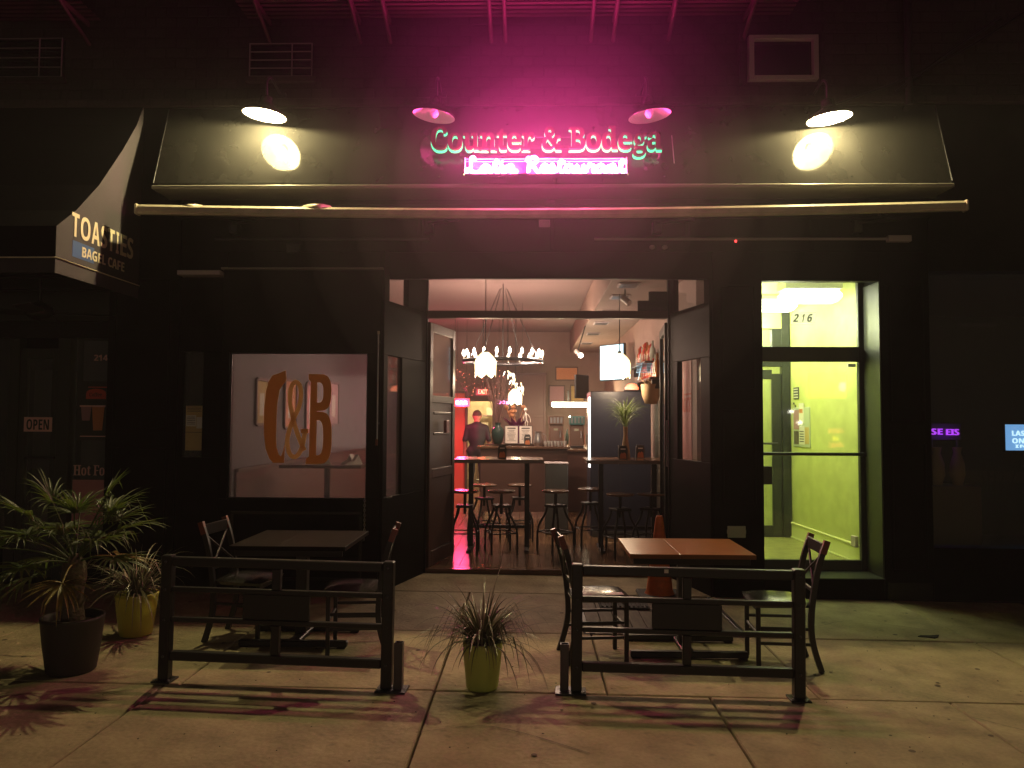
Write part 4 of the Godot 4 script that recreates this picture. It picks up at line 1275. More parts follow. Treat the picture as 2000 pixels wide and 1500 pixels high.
# ---------------------------------------------------------------- across the street, seen only as reflections
func build_opposite() -> void:
	var o := thing("opposite_building", "row of shops across the street, mirrored in the door and window glass", "building", Vector3(0, 0, 20))
	box("wall", Vector3(-14, 4.2, 0.02), Vector3(26, 11, 0.6), "far_wall", o, 0.0)
	for q in [[-14, -8], [-4, -2.6], [3.5, 4.2], [7.2, 9.0], [14.0, 15.0], [20, 26]]:
		box("pier", Vector3(q[0], -0.1, 0.0), Vector3(q[1], 4.2, 0.6), "far_wall", o, 0.02)
	for q in [[-8, -4], [-2.6, 3.5], [4.2, 7.2], [9.0, 14.0], [15.0, 20]]:
		box("riser", Vector3(q[0], -0.1, 0.1), Vector3(q[1], 0.6, 0.5), "black_paint", o, 0.02)
		box("shop_window", Vector3(q[0], 0.6, 0.3), Vector3(q[1], 3.2, 0.32), "far_window" if q[0] in [-2.6, 4.2, -8] else "dark_glass", o, 0.0)
		box("lintel", Vector3(q[0], 3.2, 0.05), Vector3(q[1], 4.2, 0.5), "frame_grey", o, 0.02)
	for k in 12:
		for y in [5.2, 8.0]:
			var x := -12.5 + k * 3.1
			var w := box("window", Vector3(x, y, -0.01), Vector3(x + 1.1, y + 1.7, 0.019), "dark_glass", o, 0.0)
			box("sill", Vector3(x - 0.1, y - 0.14, -0.06), Vector3(x + 1.2, y - 0.01, 0.018), "vent_frame", w, 0.01)
	var s := thing("shop_sign", "yellow box sign reading SUBWAY across the street, mirrored in the side door", "sign", Vector3(11.0, 2.9, 19.8))
	s.scale = Vector3.ONE * 1.15
	var bk := Basis(Vector3.UP, PI)
	box("sign_box", Vector3(-0.85, -0.34, -0.12), Vector3(0.75, 0.42, 0.12), "sign_yellow", s, 0.02)
	letters("letter_outline", "SUB", 0.59, 0.31, Transform3D(bk, Vector3(0.33, 0, -0.125)), "print_dark", s)
	letters("letter_outline", "WAY", 0.64, 0.31, Transform3D(bk, Vector3(-0.28, 0, -0.125)), "print_dark", s)
	letters("lettering", "SUB", 0.55, 0.27, Transform3D(bk, Vector3(0.33, 0, -0.13)), "sign_white", s)
	letters("lettering", "WAY", 0.6, 0.27, Transform3D(bk, Vector3(-0.28, 0, -0.13)), "sign_yellow", s)
	var so := thing("open_hours_sign", "red and yellow sign reading OPEN 24 HOURS across the street, mirrored in the side door", "sign", Vector3(11.0, 1.05, 19.9))
	box("back_plate", Vector3(-0.35, -0.45, 0.0), Vector3(0.35, 0.45, 0.05), "print_dark", so)
	for q in [["OPEN", 0.25, "sign_open_red"], ["24", 0.0, "sign_yellow"], ["HOURS", -0.25, "sign_open_red"]]:
		letters("sign_word", q[0], 0.5 if q[0] != "24" else 0.25, 0.18, Transform3D(bk, Vector3(0, q[1], -0.02)), q[2], so, "Droid Sans", true, 0.02)
	for q in [[9.4, 2.0], [11.6, 2.0], [12.3, 1.5], [9.7, 1.6]]:
		var l := thing("shop_lamp", {9.4: "leftmost round shop lamp across the street", 11.6: "round shop lamp under the yellow sign's end across the street", 12.3: "lowest round shop lamp across the street", 9.7: "round shop lamp near the pier across the street"}[q[0]], "lamp", Vector3(q[0], q[1], 19.85))
		var bs := new_st()
		ball(bs, Vector3.ZERO, Vector3(0.11, 0.06, 0.08))
		obj("lamp_globe", bs, "far_lamp", l)
		box("bracket", Vector3(-0.02, -0.02, 0.06), Vector3(0.02, 0.02, 0.3), "iron", l)

# ---------------------------------------------------------------- shop sign
func build_sign() -> void:
	var f := thing("sign_fascia", "glossy black fascia board carrying the restaurant's letters", "fascia")
	# front face leans back a little and narrows to the top
	var s := new_st()
	var A := [Vector3(-3.56, 3.852, 0.36), Vector3(3.845, 3.832, 0.36), Vector3(3.875, 4.70, 0.03), Vector3(-3.585, 4.70, 0.03)]
	var B := [Vector3(-3.56, 3.852, 0.005), Vector3(3.845, 3.832, 0.005), Vector3(3.875, 4.70, 0.005), Vector3(-3.585, 4.70, 0.005)]
	quad(s, A[0], A[1], A[2], A[3])
	quad(s, A[3], A[2], B[2], B[3])
	quad(s, A[1], B[1], B[2], A[2])
	quad(s, B[0], A[0], A[3], B[3])
	quad(s, B[0], B[1], A[1], A[0])
	obj("board", s, "fascia", f)
	box("bottom_lip", Vector3(-3.57, 3.795, 0.005), Vector3(3.855, 3.83, 0.385), "lip", f, 0.006)
	for q in [[-3.563, -3.588], [3.848, 3.878]]:
		bar("edge_trim", [Vector3(q[0], 3.86, 0.36), Vector3(q[1], 4.70, 0.032)], 0.005, "dark_steel", f)
	bar("top_trim", [Vector3(-3.585, 4.705, 0.035), Vector3(3.875, 4.705, 0.035)], 0.008, "black_gloss", f)
	bar("cord", [Vector3(1.325, 4.36, 0.175), Vector3(1.325, 4.05, 0.295)], 0.005, "steel", f)
	# channel letters with a green halo
	var wd := "Counter & Bodega"
	var fo := font("Droid Serif", true)
	var total := fo.get_string_size(wd, HORIZONTAL_ALIGNMENT_LEFT, -1, 64).x
	var W := 2.16
	var kx := W / total
	var sg := thing("letter_sign", "red raised letters reading Counter and Bodega with a green halo", "sign", Vector3(-0.955, 4.165, 0.355))
	for k in wd.length():
		if wd[k] == " ":
			continue
		var pre := fo.get_string_size(wd.substr(0, k), HORIZONTAL_ALIGNMENT_LEFT, -1, 64).x
		var t := TextMesh.new()
		t.text = wd[k]
		t.font = fo
		t.font_size = 64
		t.pixel_size = 0.01
		t.depth = 0.01
		t.curve_step = 1.5
		var bb := t.get_aabb()
		# the glyph's own box keeps its bearing; heights are measured from the capital C
		var w := fo.get_string_size(wd[k], HORIZONTAL_ALIGNMENT_LEFT, -1, 64).x
		var tall: float = {"C": 0.215, "B": 0.205, "&": 0.21, "d": 0.215, "t": 0.19, "g": 0.215}.get(wd[k], 0.155)
		var low: float = -0.065 if wd[k] == "g" else 0.0
		var gw: float = w * kx * 0.93
		var sc := Vector3(gw / bb.size.x, tall / bb.size.y, 4.5)
		var o := MeshInstance3D.new()
		o.mesh = t
		o.material_override = M["sign_red"]
		sg.add_child(o)
		number(o, "letter")
		o.scale = sc
		o.position = Vector3((pre + w / 2) * kx, low + tall / 2, 0) - (bb.position + bb.size / 2) * sc
		# the glowing tray behind it shows round the lower edge
		var h := MeshInstance3D.new()
		h.mesh = t
		h.material_override = M["halo_green"]
		h.name = "halo_light"
		o.add_child(h)
		h.scale = Vector3(1.05, 1.03, 0.35)
		h.position = Vector3(0, -0.016 / sc.y, -0.03 / sc.z)
	for y in [0.03, 0.13]:
		box("raceway", Vector3(0.0, y, -0.085), Vector3(2.15, y + 0.03, -0.05), "black_gloss", sg)
	# neon script below
	var ns := thing("neon_sign", "glowing pink neon script reading Latin Restaurant on a clear panel", "neon sign", Vector3(-0.62, 3.918, 0.395))
	box("backing", Vector3(0.0, -0.01, -0.03), Vector3(1.485, 0.155, -0.022), "black_gloss", ns, 0.0)
	for q in [[-0.008, 0.0, -0.012, 0.157], [1.485, 1.493, -0.012, 0.157]]:
		box("frame", Vector3(q[0], q[2], -0.03), Vector3(q[1], q[3], 0.012), "cream", ns, 0.002)
	for q in [[0.148, 0.153], [0.125, 0.128]]:
		box("frame", Vector3(0.0, q[0], -0.02), Vector3(1.485, q[1], -0.012), "cream", ns, 0.0)
	box("tray", Vector3(-0.008, -0.03, -0.03), Vector3(1.493, -0.0125, 0.068), "black_gloss", ns, 0.003)
	var G := {
		"L": [[[0.9, 1.7], [0.75, 2.05], [0.5, 1.9], [0.5, 1.2], [0.4, 0.4], [0.05, 0.1], [0.1, 0.4], [0.6, 0.12], [1.15, 0.05], [1.5, 0.3]], 1.45],
		"R": [[[0.1, 1.5], [0.3, 2.0], [0.42, 1.4], [0.3, 0.0], [0.42, 1.7], [0.9, 2.05], [1.15, 1.55], [0.6, 1.05], [0.9, 0.6], [1.2, 0.05], [1.5, 0.25]], 1.4],
		"a": [[[0.75, 0.85], [0.45, 1.0], [0.12, 0.6], [0.2, 0.1], [0.55, 0.15], [0.8, 0.95], [0.8, 0.25], [0.95, 0.02], [1.15, 0.25]], 1.1],
		"t": [[[0.0, 0.25], [0.35, 1.1], [0.45, 1.75], [0.3, 0.6], [0.45, 0.03], [0.75, 0.25]], 0.7],
		"i": [[[0.0, 0.25], [0.28, 1.0], [0.25, 0.3], [0.4, 0.03], [0.62, 0.25]], 0.58],
		"n": [[[0.0, 0.25], [0.2, 0.95], [0.2, 0.03], [0.35, 0.8], [0.62, 1.0], [0.75, 0.6], [0.75, 0.15], [0.95, 0.03], [1.12, 0.25]], 1.06],
		"e": [[[0.0, 0.3], [0.5, 0.55], [0.7, 0.85], [0.45, 1.02], [0.18, 0.6], [0.3, 0.1], [0.6, 0.03], [0.92, 0.28]], 0.86],
		"s": [[[0.0, 0.25], [0.35, 1.05], [0.5, 0.7], [0.6, 0.25], [0.35, 0.02], [0.15, 0.15], [0.5, 0.1], [0.85, 0.28]], 0.8],
		"u": [[[0.0, 0.25], [0.2, 0.98], [0.18, 0.3], [0.4, 0.03], [0.65, 0.3], [0.78, 0.98], [0.78, 0.25], [0.92, 0.03], [1.12, 0.25]], 1.06],
		"r": [[[0.0, 0.25], [0.22, 0.95], [0.35, 1.1], [0.45, 0.9], [0.7, 0.9], [0.62, 0.3], [0.75, 0.03], [0.98, 0.25]], 0.9],
		" ": [[], 0.9]}
	var txt := "Latin Restaurant"
	var x := 0.0
	for c in txt:
		x += G[c][1]
	var kk := 1.46 / x
	x = 0.0
	for c in txt:
		if c != " ":
			var pts := []
			for p in G[c][0]:
				pts.append(Vector3(0.01 + (x + p[0]) * kk, p[1] * 0.068, 0))
			var s2 := new_st()
			tube(s2, curve(pts, 4), 0.0165, -1, 6)
			if c == "t":
				tube(s2, [Vector3(0.01 + (x + 0.05) * kk, 0.085, 0.006), Vector3(0.01 + (x + 0.8) * kk, 0.09, 0.006)], 0.016, -1, 6)
			if c == "i":
				tube(s2, [Vector3(0.01 + (x + 0.3) * kk, 0.095, 0), Vector3(0.01 + (x + 0.33) * kk, 0.105, 0)], 0.01, -1, 6)
			var nl := obj("neon_letter", s2, "neon_pink", ns)
			nl.position.z = 0.06
		x += G[c][1]
	for k in 5:
		omni("neon_lamp", Vector3(-0.62 + 0.15 + k * 0.3, 3.965, 0.42), Color(1.0, 0.04, 0.33).linear_to_srgb(), 3.0, 0.05)
	for k in 3:
		omni("neon_lamp", Vector3(-0.62 + 0.3 + k * 0.43, 3.985, 0.505), Color(1.0, 0.07, 0.26).linear_to_srgb(), 0.6, 0.04)

# ---------------------------------------------------------------- gooseneck lamps
func build_lamps() -> void:
	var spots := [
		[Vector3(-2.51, 4.49, 0.39), 0.11, true, "leftmost gooseneck sign lamp, lit, above the bagel cafe side"],
		[Vector3(-0.92, 4.48, 0.38), 0.14, false, "unlit gooseneck sign lamp over the letter C"],
		[Vector3(1.085, 4.47, 0.38), -0.14, false, "unlit gooseneck sign lamp over the letters g and a"],
		[Vector3(2.735, 4.44, 0.37), -0.11, true, "rightmost gooseneck sign lamp, lit, above the side door"]]
	for q in spots:
		var l := thing("gooseneck_lamp", q[3], "lamp", q[0], 0.0, "gooseneck lamps over the sign")
		var tilt := Transform3D(Basis(Vector3.BACK, -q[1]) * Basis(Vector3.RIGHT, 0.04), Vector3.ZERO)
		var s := new_st()
		lathe(s, [Vector2(0.198, -0.004), Vector2(0.203, 0.0), Vector2(0.19, 0.022), Vector2(0.14, 0.06), Vector2(0.085, 0.085), Vector2(0.06, 0.12), Vector2(0.055, 0.17), Vector2(0.02, 0.185)], Vector3.ZERO, 32, tilt)
		obj("shade", s, "black_gloss", l)
		s = new_st()
		lathe(s, [Vector2(0.03, 0.105), Vector2(0.055, 0.095), Vector2(0.08, 0.078), Vector2(0.135, 0.052), Vector2(0.184, 0.016), Vector2(0.197, -0.003)], Vector3.ZERO, 32, tilt)
		obj("shade_lining", s, "shade_white", l)
		s = new_st()
		lathe(s, [Vector2(0.001, 0.1), Vector2(0.03, 0.1), Vector2(0.03, 0.075), Vector2(0.001, 0.075)], Vector3.ZERO, 16, tilt)
		obj("socket", s, "vent_frame", l)
		s = new_st()
		lathe(s, [Vector2(0.001, -0.02), Vector2(0.025, -0.012), Vector2(0.04, 0.012), Vector2(0.04, 0.03), Vector2(0.02, 0.074), Vector2(0.001, 0.0745)], Vector3.ZERO, 16, tilt)
		obj("bulb", s, "bulb_warm" if q[2] else "shade_white", l)
		var up := tilt * Vector3(0, 0.18, 0)
		bar("arm", curve([up, up + Vector3(0, 0.14, 0.0), up + Vector3(0, 0.22, -0.10), up + Vector3(0, 0.2, -0.25), Vector3(up.x, 0.36, -q[0].z + 0.02)], 6), 0.012, "iron", l)
		bar("wall_flange", [Vector3(up.x, 0.36, -q[0].z - 0.03), Vector3(up.x, 0.36, -q[0].z + 0.01)], 0.05, "iron", l, -1, 14)
		if q[2]:
			omni("sign_lamp", q[0] + tilt * Vector3(0, 0.012, 0), Color(1.0, 0.83, 0.37).linear_to_srgb(), 5.8, 0.03)

# ---------------------------------------------------------------- folded awning
func build_awning() -> void:
	var a := thing("folded_awning", "long cream front bar of the folded awning under the sign", "awning")
	var s := new_st()
	# the bar sags a little between its ends
	var n := 24
	var sec := [Vector2(-0.02, -0.045), Vector2(0.015, -0.045), Vector2(0.03, -0.02), Vector2(0.03, 0.02), Vector2(0.015, 0.042), Vector2(-0.02, 0.046), Vector2(-0.045, 0.02), Vector2(-0.045, -0.02)]
	var at := func(k: int, q: int) -> Vector3:
		var t := float(k) / n
		var x := lerpf(-3.575, 3.82, t)
		var y := 3.545 + 0.02 * t - 0.05 * sin(PI * t)
		return Vector3(x, y + sec[q % 8].y, 0.58 + sec[q % 8].x)
	for k in n:
		for q in 8:
			quad(s, at.call(k, q + 1), at.call(k + 1, q + 1), at.call(k + 1, q), at.call(k, q))
	obj("front_bar", s, "cream", a)
	for e in [[-3.61, -3.576, 3.545], [3.821, 3.855, 3.565]]:
		box("end_cap", Vector3(e[0], e[2] - 0.05, 0.53), Vector3(e[1], e[2] + 0.05, 0.615), "cream", a, 0.012)
	s = new_st()
	tube(s, [Vector3(-3.45, 3.64, 0.12), Vector3(3.75, 3.65, 0.12)], 0.07, -1, 16)
	obj("canvas_roll", s, "canvas_black", a)
	s = new_st()
	# slack canvas from the roll to the bar
	for k in n:
		for j in 5:
			var cv := func(kk: int, jj: int) -> Vector3:
				var t := float(kk) / n
				var u := float(jj) / 5
				return Vector3(lerpf(-3.5, 3.77, t), lerpf(3.69, 3.54 + 0.02 * t - 0.05 * sin(PI * t) + 0.04, u) - 0.03 * sin(PI * u) + 0.006 * sin(kk * 2.1) * sin(PI * u), lerpf(0.12, 0.56, u))
			var A: Vector3 = cv.call(k, j)
			var C: Vector3 = cv.call(k + 1, j + 1)
			quad(s, A, cv.call(k, j + 1), C, cv.call(k + 1, j))
	obj("folded_canvas", s, "canvas_black", a)
	for x in [-2.9, -1.0, 1.2, 3.1]:
		bar("folding_arm", [Vector3(x, 3.54, 0.1), Vector3(x + 0.3, 3.52, 0.3), Vector3(x, 3.5, 0.54)], 0.016, "dark_steel", a)
		box("arm_bracket", Vector3(x - 0.04, 3.45, 0.001), Vector3(x + 0.04, 3.565, 0.1), "dark_steel", a)
	for x in [-3.1, -1.95]:
		var b := new_st()
		ball(b, Vector3(x, 3.565, 0.575), Vector3(0.14, 0.03, 0.03))
		obj("fabric_fold", b, "cream", a)
	box("tag_plate", Vector3(0.06, 3.37, 0.6), Vector3(0.16, 3.44, 0.608), "vent_frame", a)

# ---------------------------------------------------------------- terrace furniture
func build_terrace() -> void:
	barrier("left black wooden barrier with a solid panel in front of the dark folding table", Vector3(-2.272, 0, 2.6), Vector3(-0.872, 0, 2.675), 1)
	barrier("right black wooden barrier with a solid panel in front of the orange topped table", Vector3(0.279, 0, 2.638), Vector3(1.607, 0, 2.68), 0)
	var t := outdoor_table("square table with an orange brown board top beside the lit door", "table_wood", Vector3(1.11, gy(1.1), 1.71), 0.86, 0.72)
	t.rotation.y = 0.0
	outdoor_table("dark table behind the left barrier, below the lettered window", "table_dark", Vector3(-1.70, gy(-1.7), 1.65), 0.82, 0.78)
	var c := chair("cross backed metal chair right of the orange table, facing left", Vector3(1.70, gy(1.7), 1.98))
	c.rotation.y = -PI / 2 - 0.06
	var c2 := copy(c, "metal_chair", "cross backed metal chair left of the orange table, facing right", Vector3(0.47, gy(0.47), 1.93), PI / 2 + 0.12)
	var lb := box("seat_label", Vector3(-0.20, 0.472, 0.02), Vector3(-0.13, 0.475, 0.14), "paper", c2, 0.0)
	lb.set_meta("label", "white paper tag on the seat")
	copy(c, "metal_chair", "cross backed metal chair at the left end of the dark table", Vector3(-2.12, gy(-2.1), 1.62), PI / 2 - 0.1)
	copy(c, "metal_chair", "cross backed metal chair at the right end of the dark table", Vector3(-1.26, gy(-1.3), 1.84), -PI / 2 + 0.1)
	# traffic cone
	var k := thing("traffic_cone", "scuffed orange traffic cone standing in the entrance recess", "cone", Vector3(1.215, gy(1.2) + 0.002, 0.05))
	var s := new_st()
	lathe(s, [Vector2(0.14, 0.035), Vector2(0.125, 0.06), Vector2(0.035, 0.74), Vector2(0.028, 0.76), Vector2(0.018, 0.76), Vector2(0.018, 0.7)], Vector3.ZERO, 28)
	obj("cone", s, "cone_orange", k)
	box("base", Vector3(-0.2, 0, -0.2), Vector3(0.2, 0.036, 0.2), "rubber", k, 0.012)
	s = new_st()
	lathe(s, [Vector2(0.0875, 0.35), Vector2(0.072, 0.47)], Vector3(0, 0, 0), 28)
	obj("collar", s, "poster_orange", k)
	# door mat by the entrance, seen under the right chair
	var m := thing("rubber_mat", "black ribbed rubber mat on the hatch behind the left of the two right chairs", "mat", Vector3(0.83, gy(0.83) + 0.004, 0.42))
	box("mat", Vector3(-0.22, 0, -0.14), Vector3(0.22, 0.012, 0.14), "rubber", m)
	for q in 11:
		box("rib", Vector3(-0.205 + q * 0.039, 0.0125, -0.12), Vector3(-0.185 + q * 0.039, 0.022, 0.12), "rubber", m, 0.003)

func barrier(label: String, a: Vector3, b: Vector3, socket: int) -> void:
	var L := a.distance_to(b)
	var o := thing("terrace_barrier", label, "barrier", (a + b) / 2, 0.0, "terrace barriers")
	o.position.y = gy(o.position.x)
	o.rotation.y = -atan2(b.z - a.z, b.x - a.x)
	o.rotation.z = -0.0087
	var h := L / 2
	for x in [-h, h]:
		box("post", Vector3(x - 0.033, 0.012, -0.033), Vector3(x + 0.033, 0.775, 0.033), "fence_paint", o, 0.006)
		box("foot_plate", Vector3(x - 0.06, 0.0, -0.06), Vector3(x + 0.06, 0.011, 0.06), "fence_paint", o, 0.002)
	box("top_rail", Vector3(-h + 0.034, 0.71, -0.026), Vector3(h - 0.034, 0.765, 0.026), "fence_paint", o, 0.006)
	box("middle_rail", Vector3(-h + 0.034, 0.55, -0.018), Vector3(h - 0.034, 0.58, 0.018), "fence_paint", o, 0.004)
	box("middle_rail", Vector3(-h + 0.034, 0.365, -0.018), Vector3(h - 0.034, 0.395, 0.018), "fence_paint", o, 0.004)
	box("bottom_rail", Vector3(-h + 0.034, 0.13, -0.026), Vector3(h - 0.034, 0.185, 0.026), "fence_paint", o, 0.006)
	for q in [[0.581, 0.709], [0.186, 0.364]]:
		box("centre_strut", Vector3(-0.026, q[0], -0.02), Vector3(0.026, q[1], 0.02), "fence_paint", o)
	box("panel", Vector3(-0.21, 0.396, -0.01), Vector3(0.21, 0.549, 0.012), "fence_paint", o, 0.003)
	for x in [-h, h]:
		for y in [0.737, 0.565, 0.38, 0.157]:
			var bo := new_st()
			lathe(bo, [Vector2(0.009, 0), Vector2(0.009, 0.003), Vector2(0.005, 0.006), Vector2(0.0005, 0.0065)], Vector3.ZERO, 8, Transform3D(Basis(Vector3.RIGHT, PI / 2), Vector3(x, y, 0.033)))
			obj("bolt", bo, "dark_steel", o)
		for q in [-1, 1]:
			box("anchor_bolt", Vector3(x + q * 0.047 - 0.006, 0.0112, 0.038), Vector3(x + q * 0.047 + 0.006, 0.02, 0.05), "steel", o, 0.002)
	# upright socket beside one post
	var sx := (h + 0.072) if socket == 1 else (-h - 0.072)
	var s := new_st()
	for q in [[-0.026, -0.02, -0.026, 0.026], [0.02, 0.026, -0.026, 0.026], [-0.0199, 0.0199, -0.026, -0.02], [-0.0199, 0.0199, 0.02, 0.026]]:
		bx(s, Vector3(sx + q[0], 0.012, q[2]), Vector3(sx + q[1], 0.29, q[3]), 0.001)
	obj("socket_tube", s, "dark_steel", o)
	box("socket_plate", Vector3(sx - 0.055, 0.0, -0.07), Vector3(sx + 0.055, 0.0115, 0.07), "dark_steel", o, 0.002)
	if socket == 0:
		var st := box("sticker", Vector3(-0.14, 0.735, 0.0265), Vector3(-0.115, 0.757, 0.0275), "paper", o, 0.0, Transform3D(Basis(Vector3.BACK, 0.0), Vector3.ZERO))
		st.set_meta("label", "small white price sticker")

func outdoor_table(label: String, m: String, at: Vector3, w: float, d: float) -> Node3D:
	var o := thing("terrace_table", label, "table", at, 0.0, "terrace tables")
	var h := 0.745
	var x := -w / 2
	for k in 2:
		var x2: float = [-w / 2 + w * 0.4, w / 2][k]
		box("top_board", Vector3(x + 0.0006, h - 0.03, -d / 2), Vector3(x2 - 0.0006, h + 0.0004 * k, d / 2), m, o, 0.0012)
		x = x2
	for z in [-d / 2 + 0.02, d / 2 - 0.06]:
		box("apron", Vector3(-w / 2 + 0.03, h - 0.075, z), Vector3(w / 2 - 0.03, h - 0.031, z + 0.03), "fence_paint", o)
	box("column", Vector3(-0.04, 0.05, -0.04), Vector3(0.04, h - 0.076, 0.04), "fence_paint", o, 0.005)
	box("top_plate", Vector3(-0.15, h - 0.075, -0.15), Vector3(0.15, h - 0.031, 0.15), "fence_paint", o)
	box("foot_beam", Vector3(-w / 2 + 0.02, 0.008, 0.18), Vector3(w / 2 - 0.02, 0.05, 0.23), "fence_paint", o, 0.006)
	box("foot_beam", Vector3(-w / 2 + 0.02, 0.008, -0.23), Vector3(w / 2 - 0.02, 0.05, -0.18), "fence_paint", o, 0.006)
	box("cross_beam", Vector3(-0.04, 0.010, -0.179), Vector3(0.04, 0.049, 0.179), "fence_paint", o, 0.006)
	for q in [-1, 1]:
		for r in [-1, 1]:
			box("foot_pad", Vector3(q * (w / 2 - 0.06) - 0.03, 0.0, r * 0.205 - 0.035), Vector3(q * (w / 2 - 0.06) + 0.03, 0.0078, r * 0.205 + 0.035), "rubber", o, 0.002)
	return o

# metal chair: its own +z is forward
func chair(label: String, at: Vector3) -> Node3D:
	var o := thing("metal_chair", label, "chair", at, 0.0, "terrace chairs")
	# seat pad, domed, a little wider in front
	var s := new_st()
	var n := 9
	var f := func(i: int, j: int) -> Vector3:
		var u := float(i) / n * 2 - 1
		var v := float(j) / n * 2 - 1
		var ru := signf(u) * (1.0 - pow(1.0 - absf(u), 1.6))
		var rv := signf(v) * (1.0 - pow(1.0 - absf(v), 1.6))
		var dome := (1.0 - pow(absf(ru), 4)) * (1.0 - pow(absf(rv), 4))
		var wd := 0.195 + 0.02 * rv
		var corner := 1.0 - 0.06 * ru * ru * rv * rv
		return Vector3(ru * wd * corner, 0.44 + 0.032 * dome, rv * 0.205 * corner)
	for i in n:
		for j in n:
			var a: Vector3 = f.call(i, j)
			var b: Vector3 = f.call(i, j + 1)
			var c: Vector3 = f.call(i + 1, j + 1)
			var d: Vector3 = f.call(i + 1, j)
			s.set_smooth_group(0)
			quad_smooth(s, a, b, c, d)
	var under := []
	for i in n:
		under.append(f.call(i, 0))
	for i in n:
		under.append(f.call(n, i))
	for i in n:
		under.append(f.call(n - i, n))
	for i in n:
		under.append(f.call(0, n - i))
	for k in under.size():
		var a: Vector3 = under[k]
		var b: Vector3 = under[(k + 1) % under.size()]
		quad(s, b, a, Vector3(a.x * 0.96, 0.418, a.z * 0.96), Vector3(b.x * 0.96, 0.418, b.z * 0.96))
		tri(s, Vector3(0, 0.418, 0), Vector3(b.x * 0.96, 0.418, b.z * 0.96), Vector3(a.x * 0.96, 0.418, a.z * 0.96))
	s.index()
	obj("seat", s, "vinyl", o)
	for x in [-0.175, 0.175]:
		box("leg", Vector3(x - 0.014, 0.0, 0.15), Vector3(x + 0.014, 0.416, 0.178), "fence_paint", o, 0.003)
		# back leg runs up into the back post
		var p := curve([Vector3(x, 0.0, -0.245), Vector3(x, 0.22, -0.185), Vector3(x, 0.45, -0.19), Vector3(x, 0.7, -0.235), Vector3(x, 0.865, -0.29)], 5)
		var bs := new_st()
		flat_bar(bs, p, 0.028, 0.036)
		obj("back_leg", bs, "fence_paint", o)
		var tp := new_st()
		flat_bar(tp, [Vector3(x, 0.78, -0.262), Vector3(x, 0.868, -0.2912)], 0.031, 0.039)
		var tpo := obj("post_cap", tp, "chair_red", o)
		tpo.set_meta("label", "worn red post end")
	box("back_rail", Vector3(-0.16, 0.77, -0.275), Vector3(0.16, 0.85, -0.258), "fence_paint", o, 0.004)
	box("back_rail", Vector3(-0.16, 0.52, -0.207), Vector3(0.16, 0.55, -0.192), "fence_paint", o, 0.004)
	bar("cross_bar", [Vector3(-0.155, 0.55, -0.2), Vector3(0.155, 0.775, -0.262)], 0.009, "fence_paint", o, -1, 6)
	bar("cross_bar", [Vector3(0.155, 0.55, -0.205), Vector3(-0.155, 0.775, -0.268)], 0.009, "fence_paint", o, -1, 6)
	for y in [0.17, 0.27]:
		for x in [-0.175, 0.175]:
			box("stretcher", Vector3(x - 0.008, y, -0.185), Vector3(x + 0.008, y + 0.02, 0.149), "fence_paint", o, 0.003)
	box("stretcher", Vector3(-0.16, 0.23, 0.156), Vector3(0.16, 0.25, 0.172), "fence_paint", o, 0.003)
	box("seat_frame", Vector3(-0.16, 0.39, 0.152), Vector3(0.16, 0.417, 0.174), "fence_paint", o, 0.003)
	return o

func quad_smooth(s: SurfaceTool, a: Vector3, b: Vector3, c: Vector3, d: Vector3) -> void:
	# normals of a gentle dome
	var q := [a, b, c, d]
	var nn := []
	for v in q:
		nn.append(Vector3(v.x * absf(v.x) * 9.0, 1.0, v.z * absf(v.z) * 9.0).normalized())
	tri(s, a, b, c, nn[0], nn[1], nn[2])
	tri(s, a, c, d, nn[0], nn[2], nn[3])

# rectangular section swept along a path in a plane of constant x
func flat_bar(s: SurfaceTool, pts: Array, wx: float, wz: float) -> void:
	var ring := []
	for k in pts.size():
		var t: Vector3 = (pts[mini(k + 1, pts.size() - 1)] - pts[maxi(k - 1, 0)]).normalized()
		var nv := Vector3(0, -t.z, t.y) * wz / 2
		var u := Vector3(wx / 2, 0, 0)
		ring.append([pts[k] - u - nv, pts[k] + u - nv, pts[k] + u + nv, pts[k] - u + nv])
	for k in pts.size() - 1:
		for q in 4:
			var q2 := (q + 1) % 4
			quad(s, ring[k][q2], ring[k][q], ring[k + 1][q], ring[k + 1][q2])
	quad(s, ring[0][0], ring[0][1], ring[0][2], ring[0][3])
	var e: Array = ring[-1]
	quad(s, e[3], e[2], e[1], e[0])

# ---------------------------------------------------------------- plants
# a blade: strip that narrows, bending under its weight, folded along its rib
func blade(s: SurfaceTool, base: Vector3, dir: Vector3, length: float, width: float, droop: float, seg := 6, kink := false) -> void:
	var side := dir.cross(Vector3.UP).normalized()
	if side.length() < 0.5:
		side = Vector3.RIGHT
	var p := base
	var d := dir.normalized()
	var last := []
	for k in seg + 1:
		var t := float(k) / seg
		var w := width * (1.0 - pow(t, 1.7)) * minf(1.0, 0.45 + t * 3.0) + 0.0008
		var nrm := side.cross(d).normalized()
		var cur := [p - side * w / 2 + nrm * w * 0.18, p, p + side * w / 2 + nrm * w * 0.18]
		if k > 0:
			quad(s, last[0], last[1], cur[1], cur[0])
			quad(s, last[1], last[2], cur[2], cur[1])
		last = cur
		p += d * length / seg
		if kink and k == seg / 2:
			d = (d + Vector3.DOWN * 1.6).normalized()
		d = (d + Vector3.DOWN * droop * (0.4 + t) / seg).normalized()

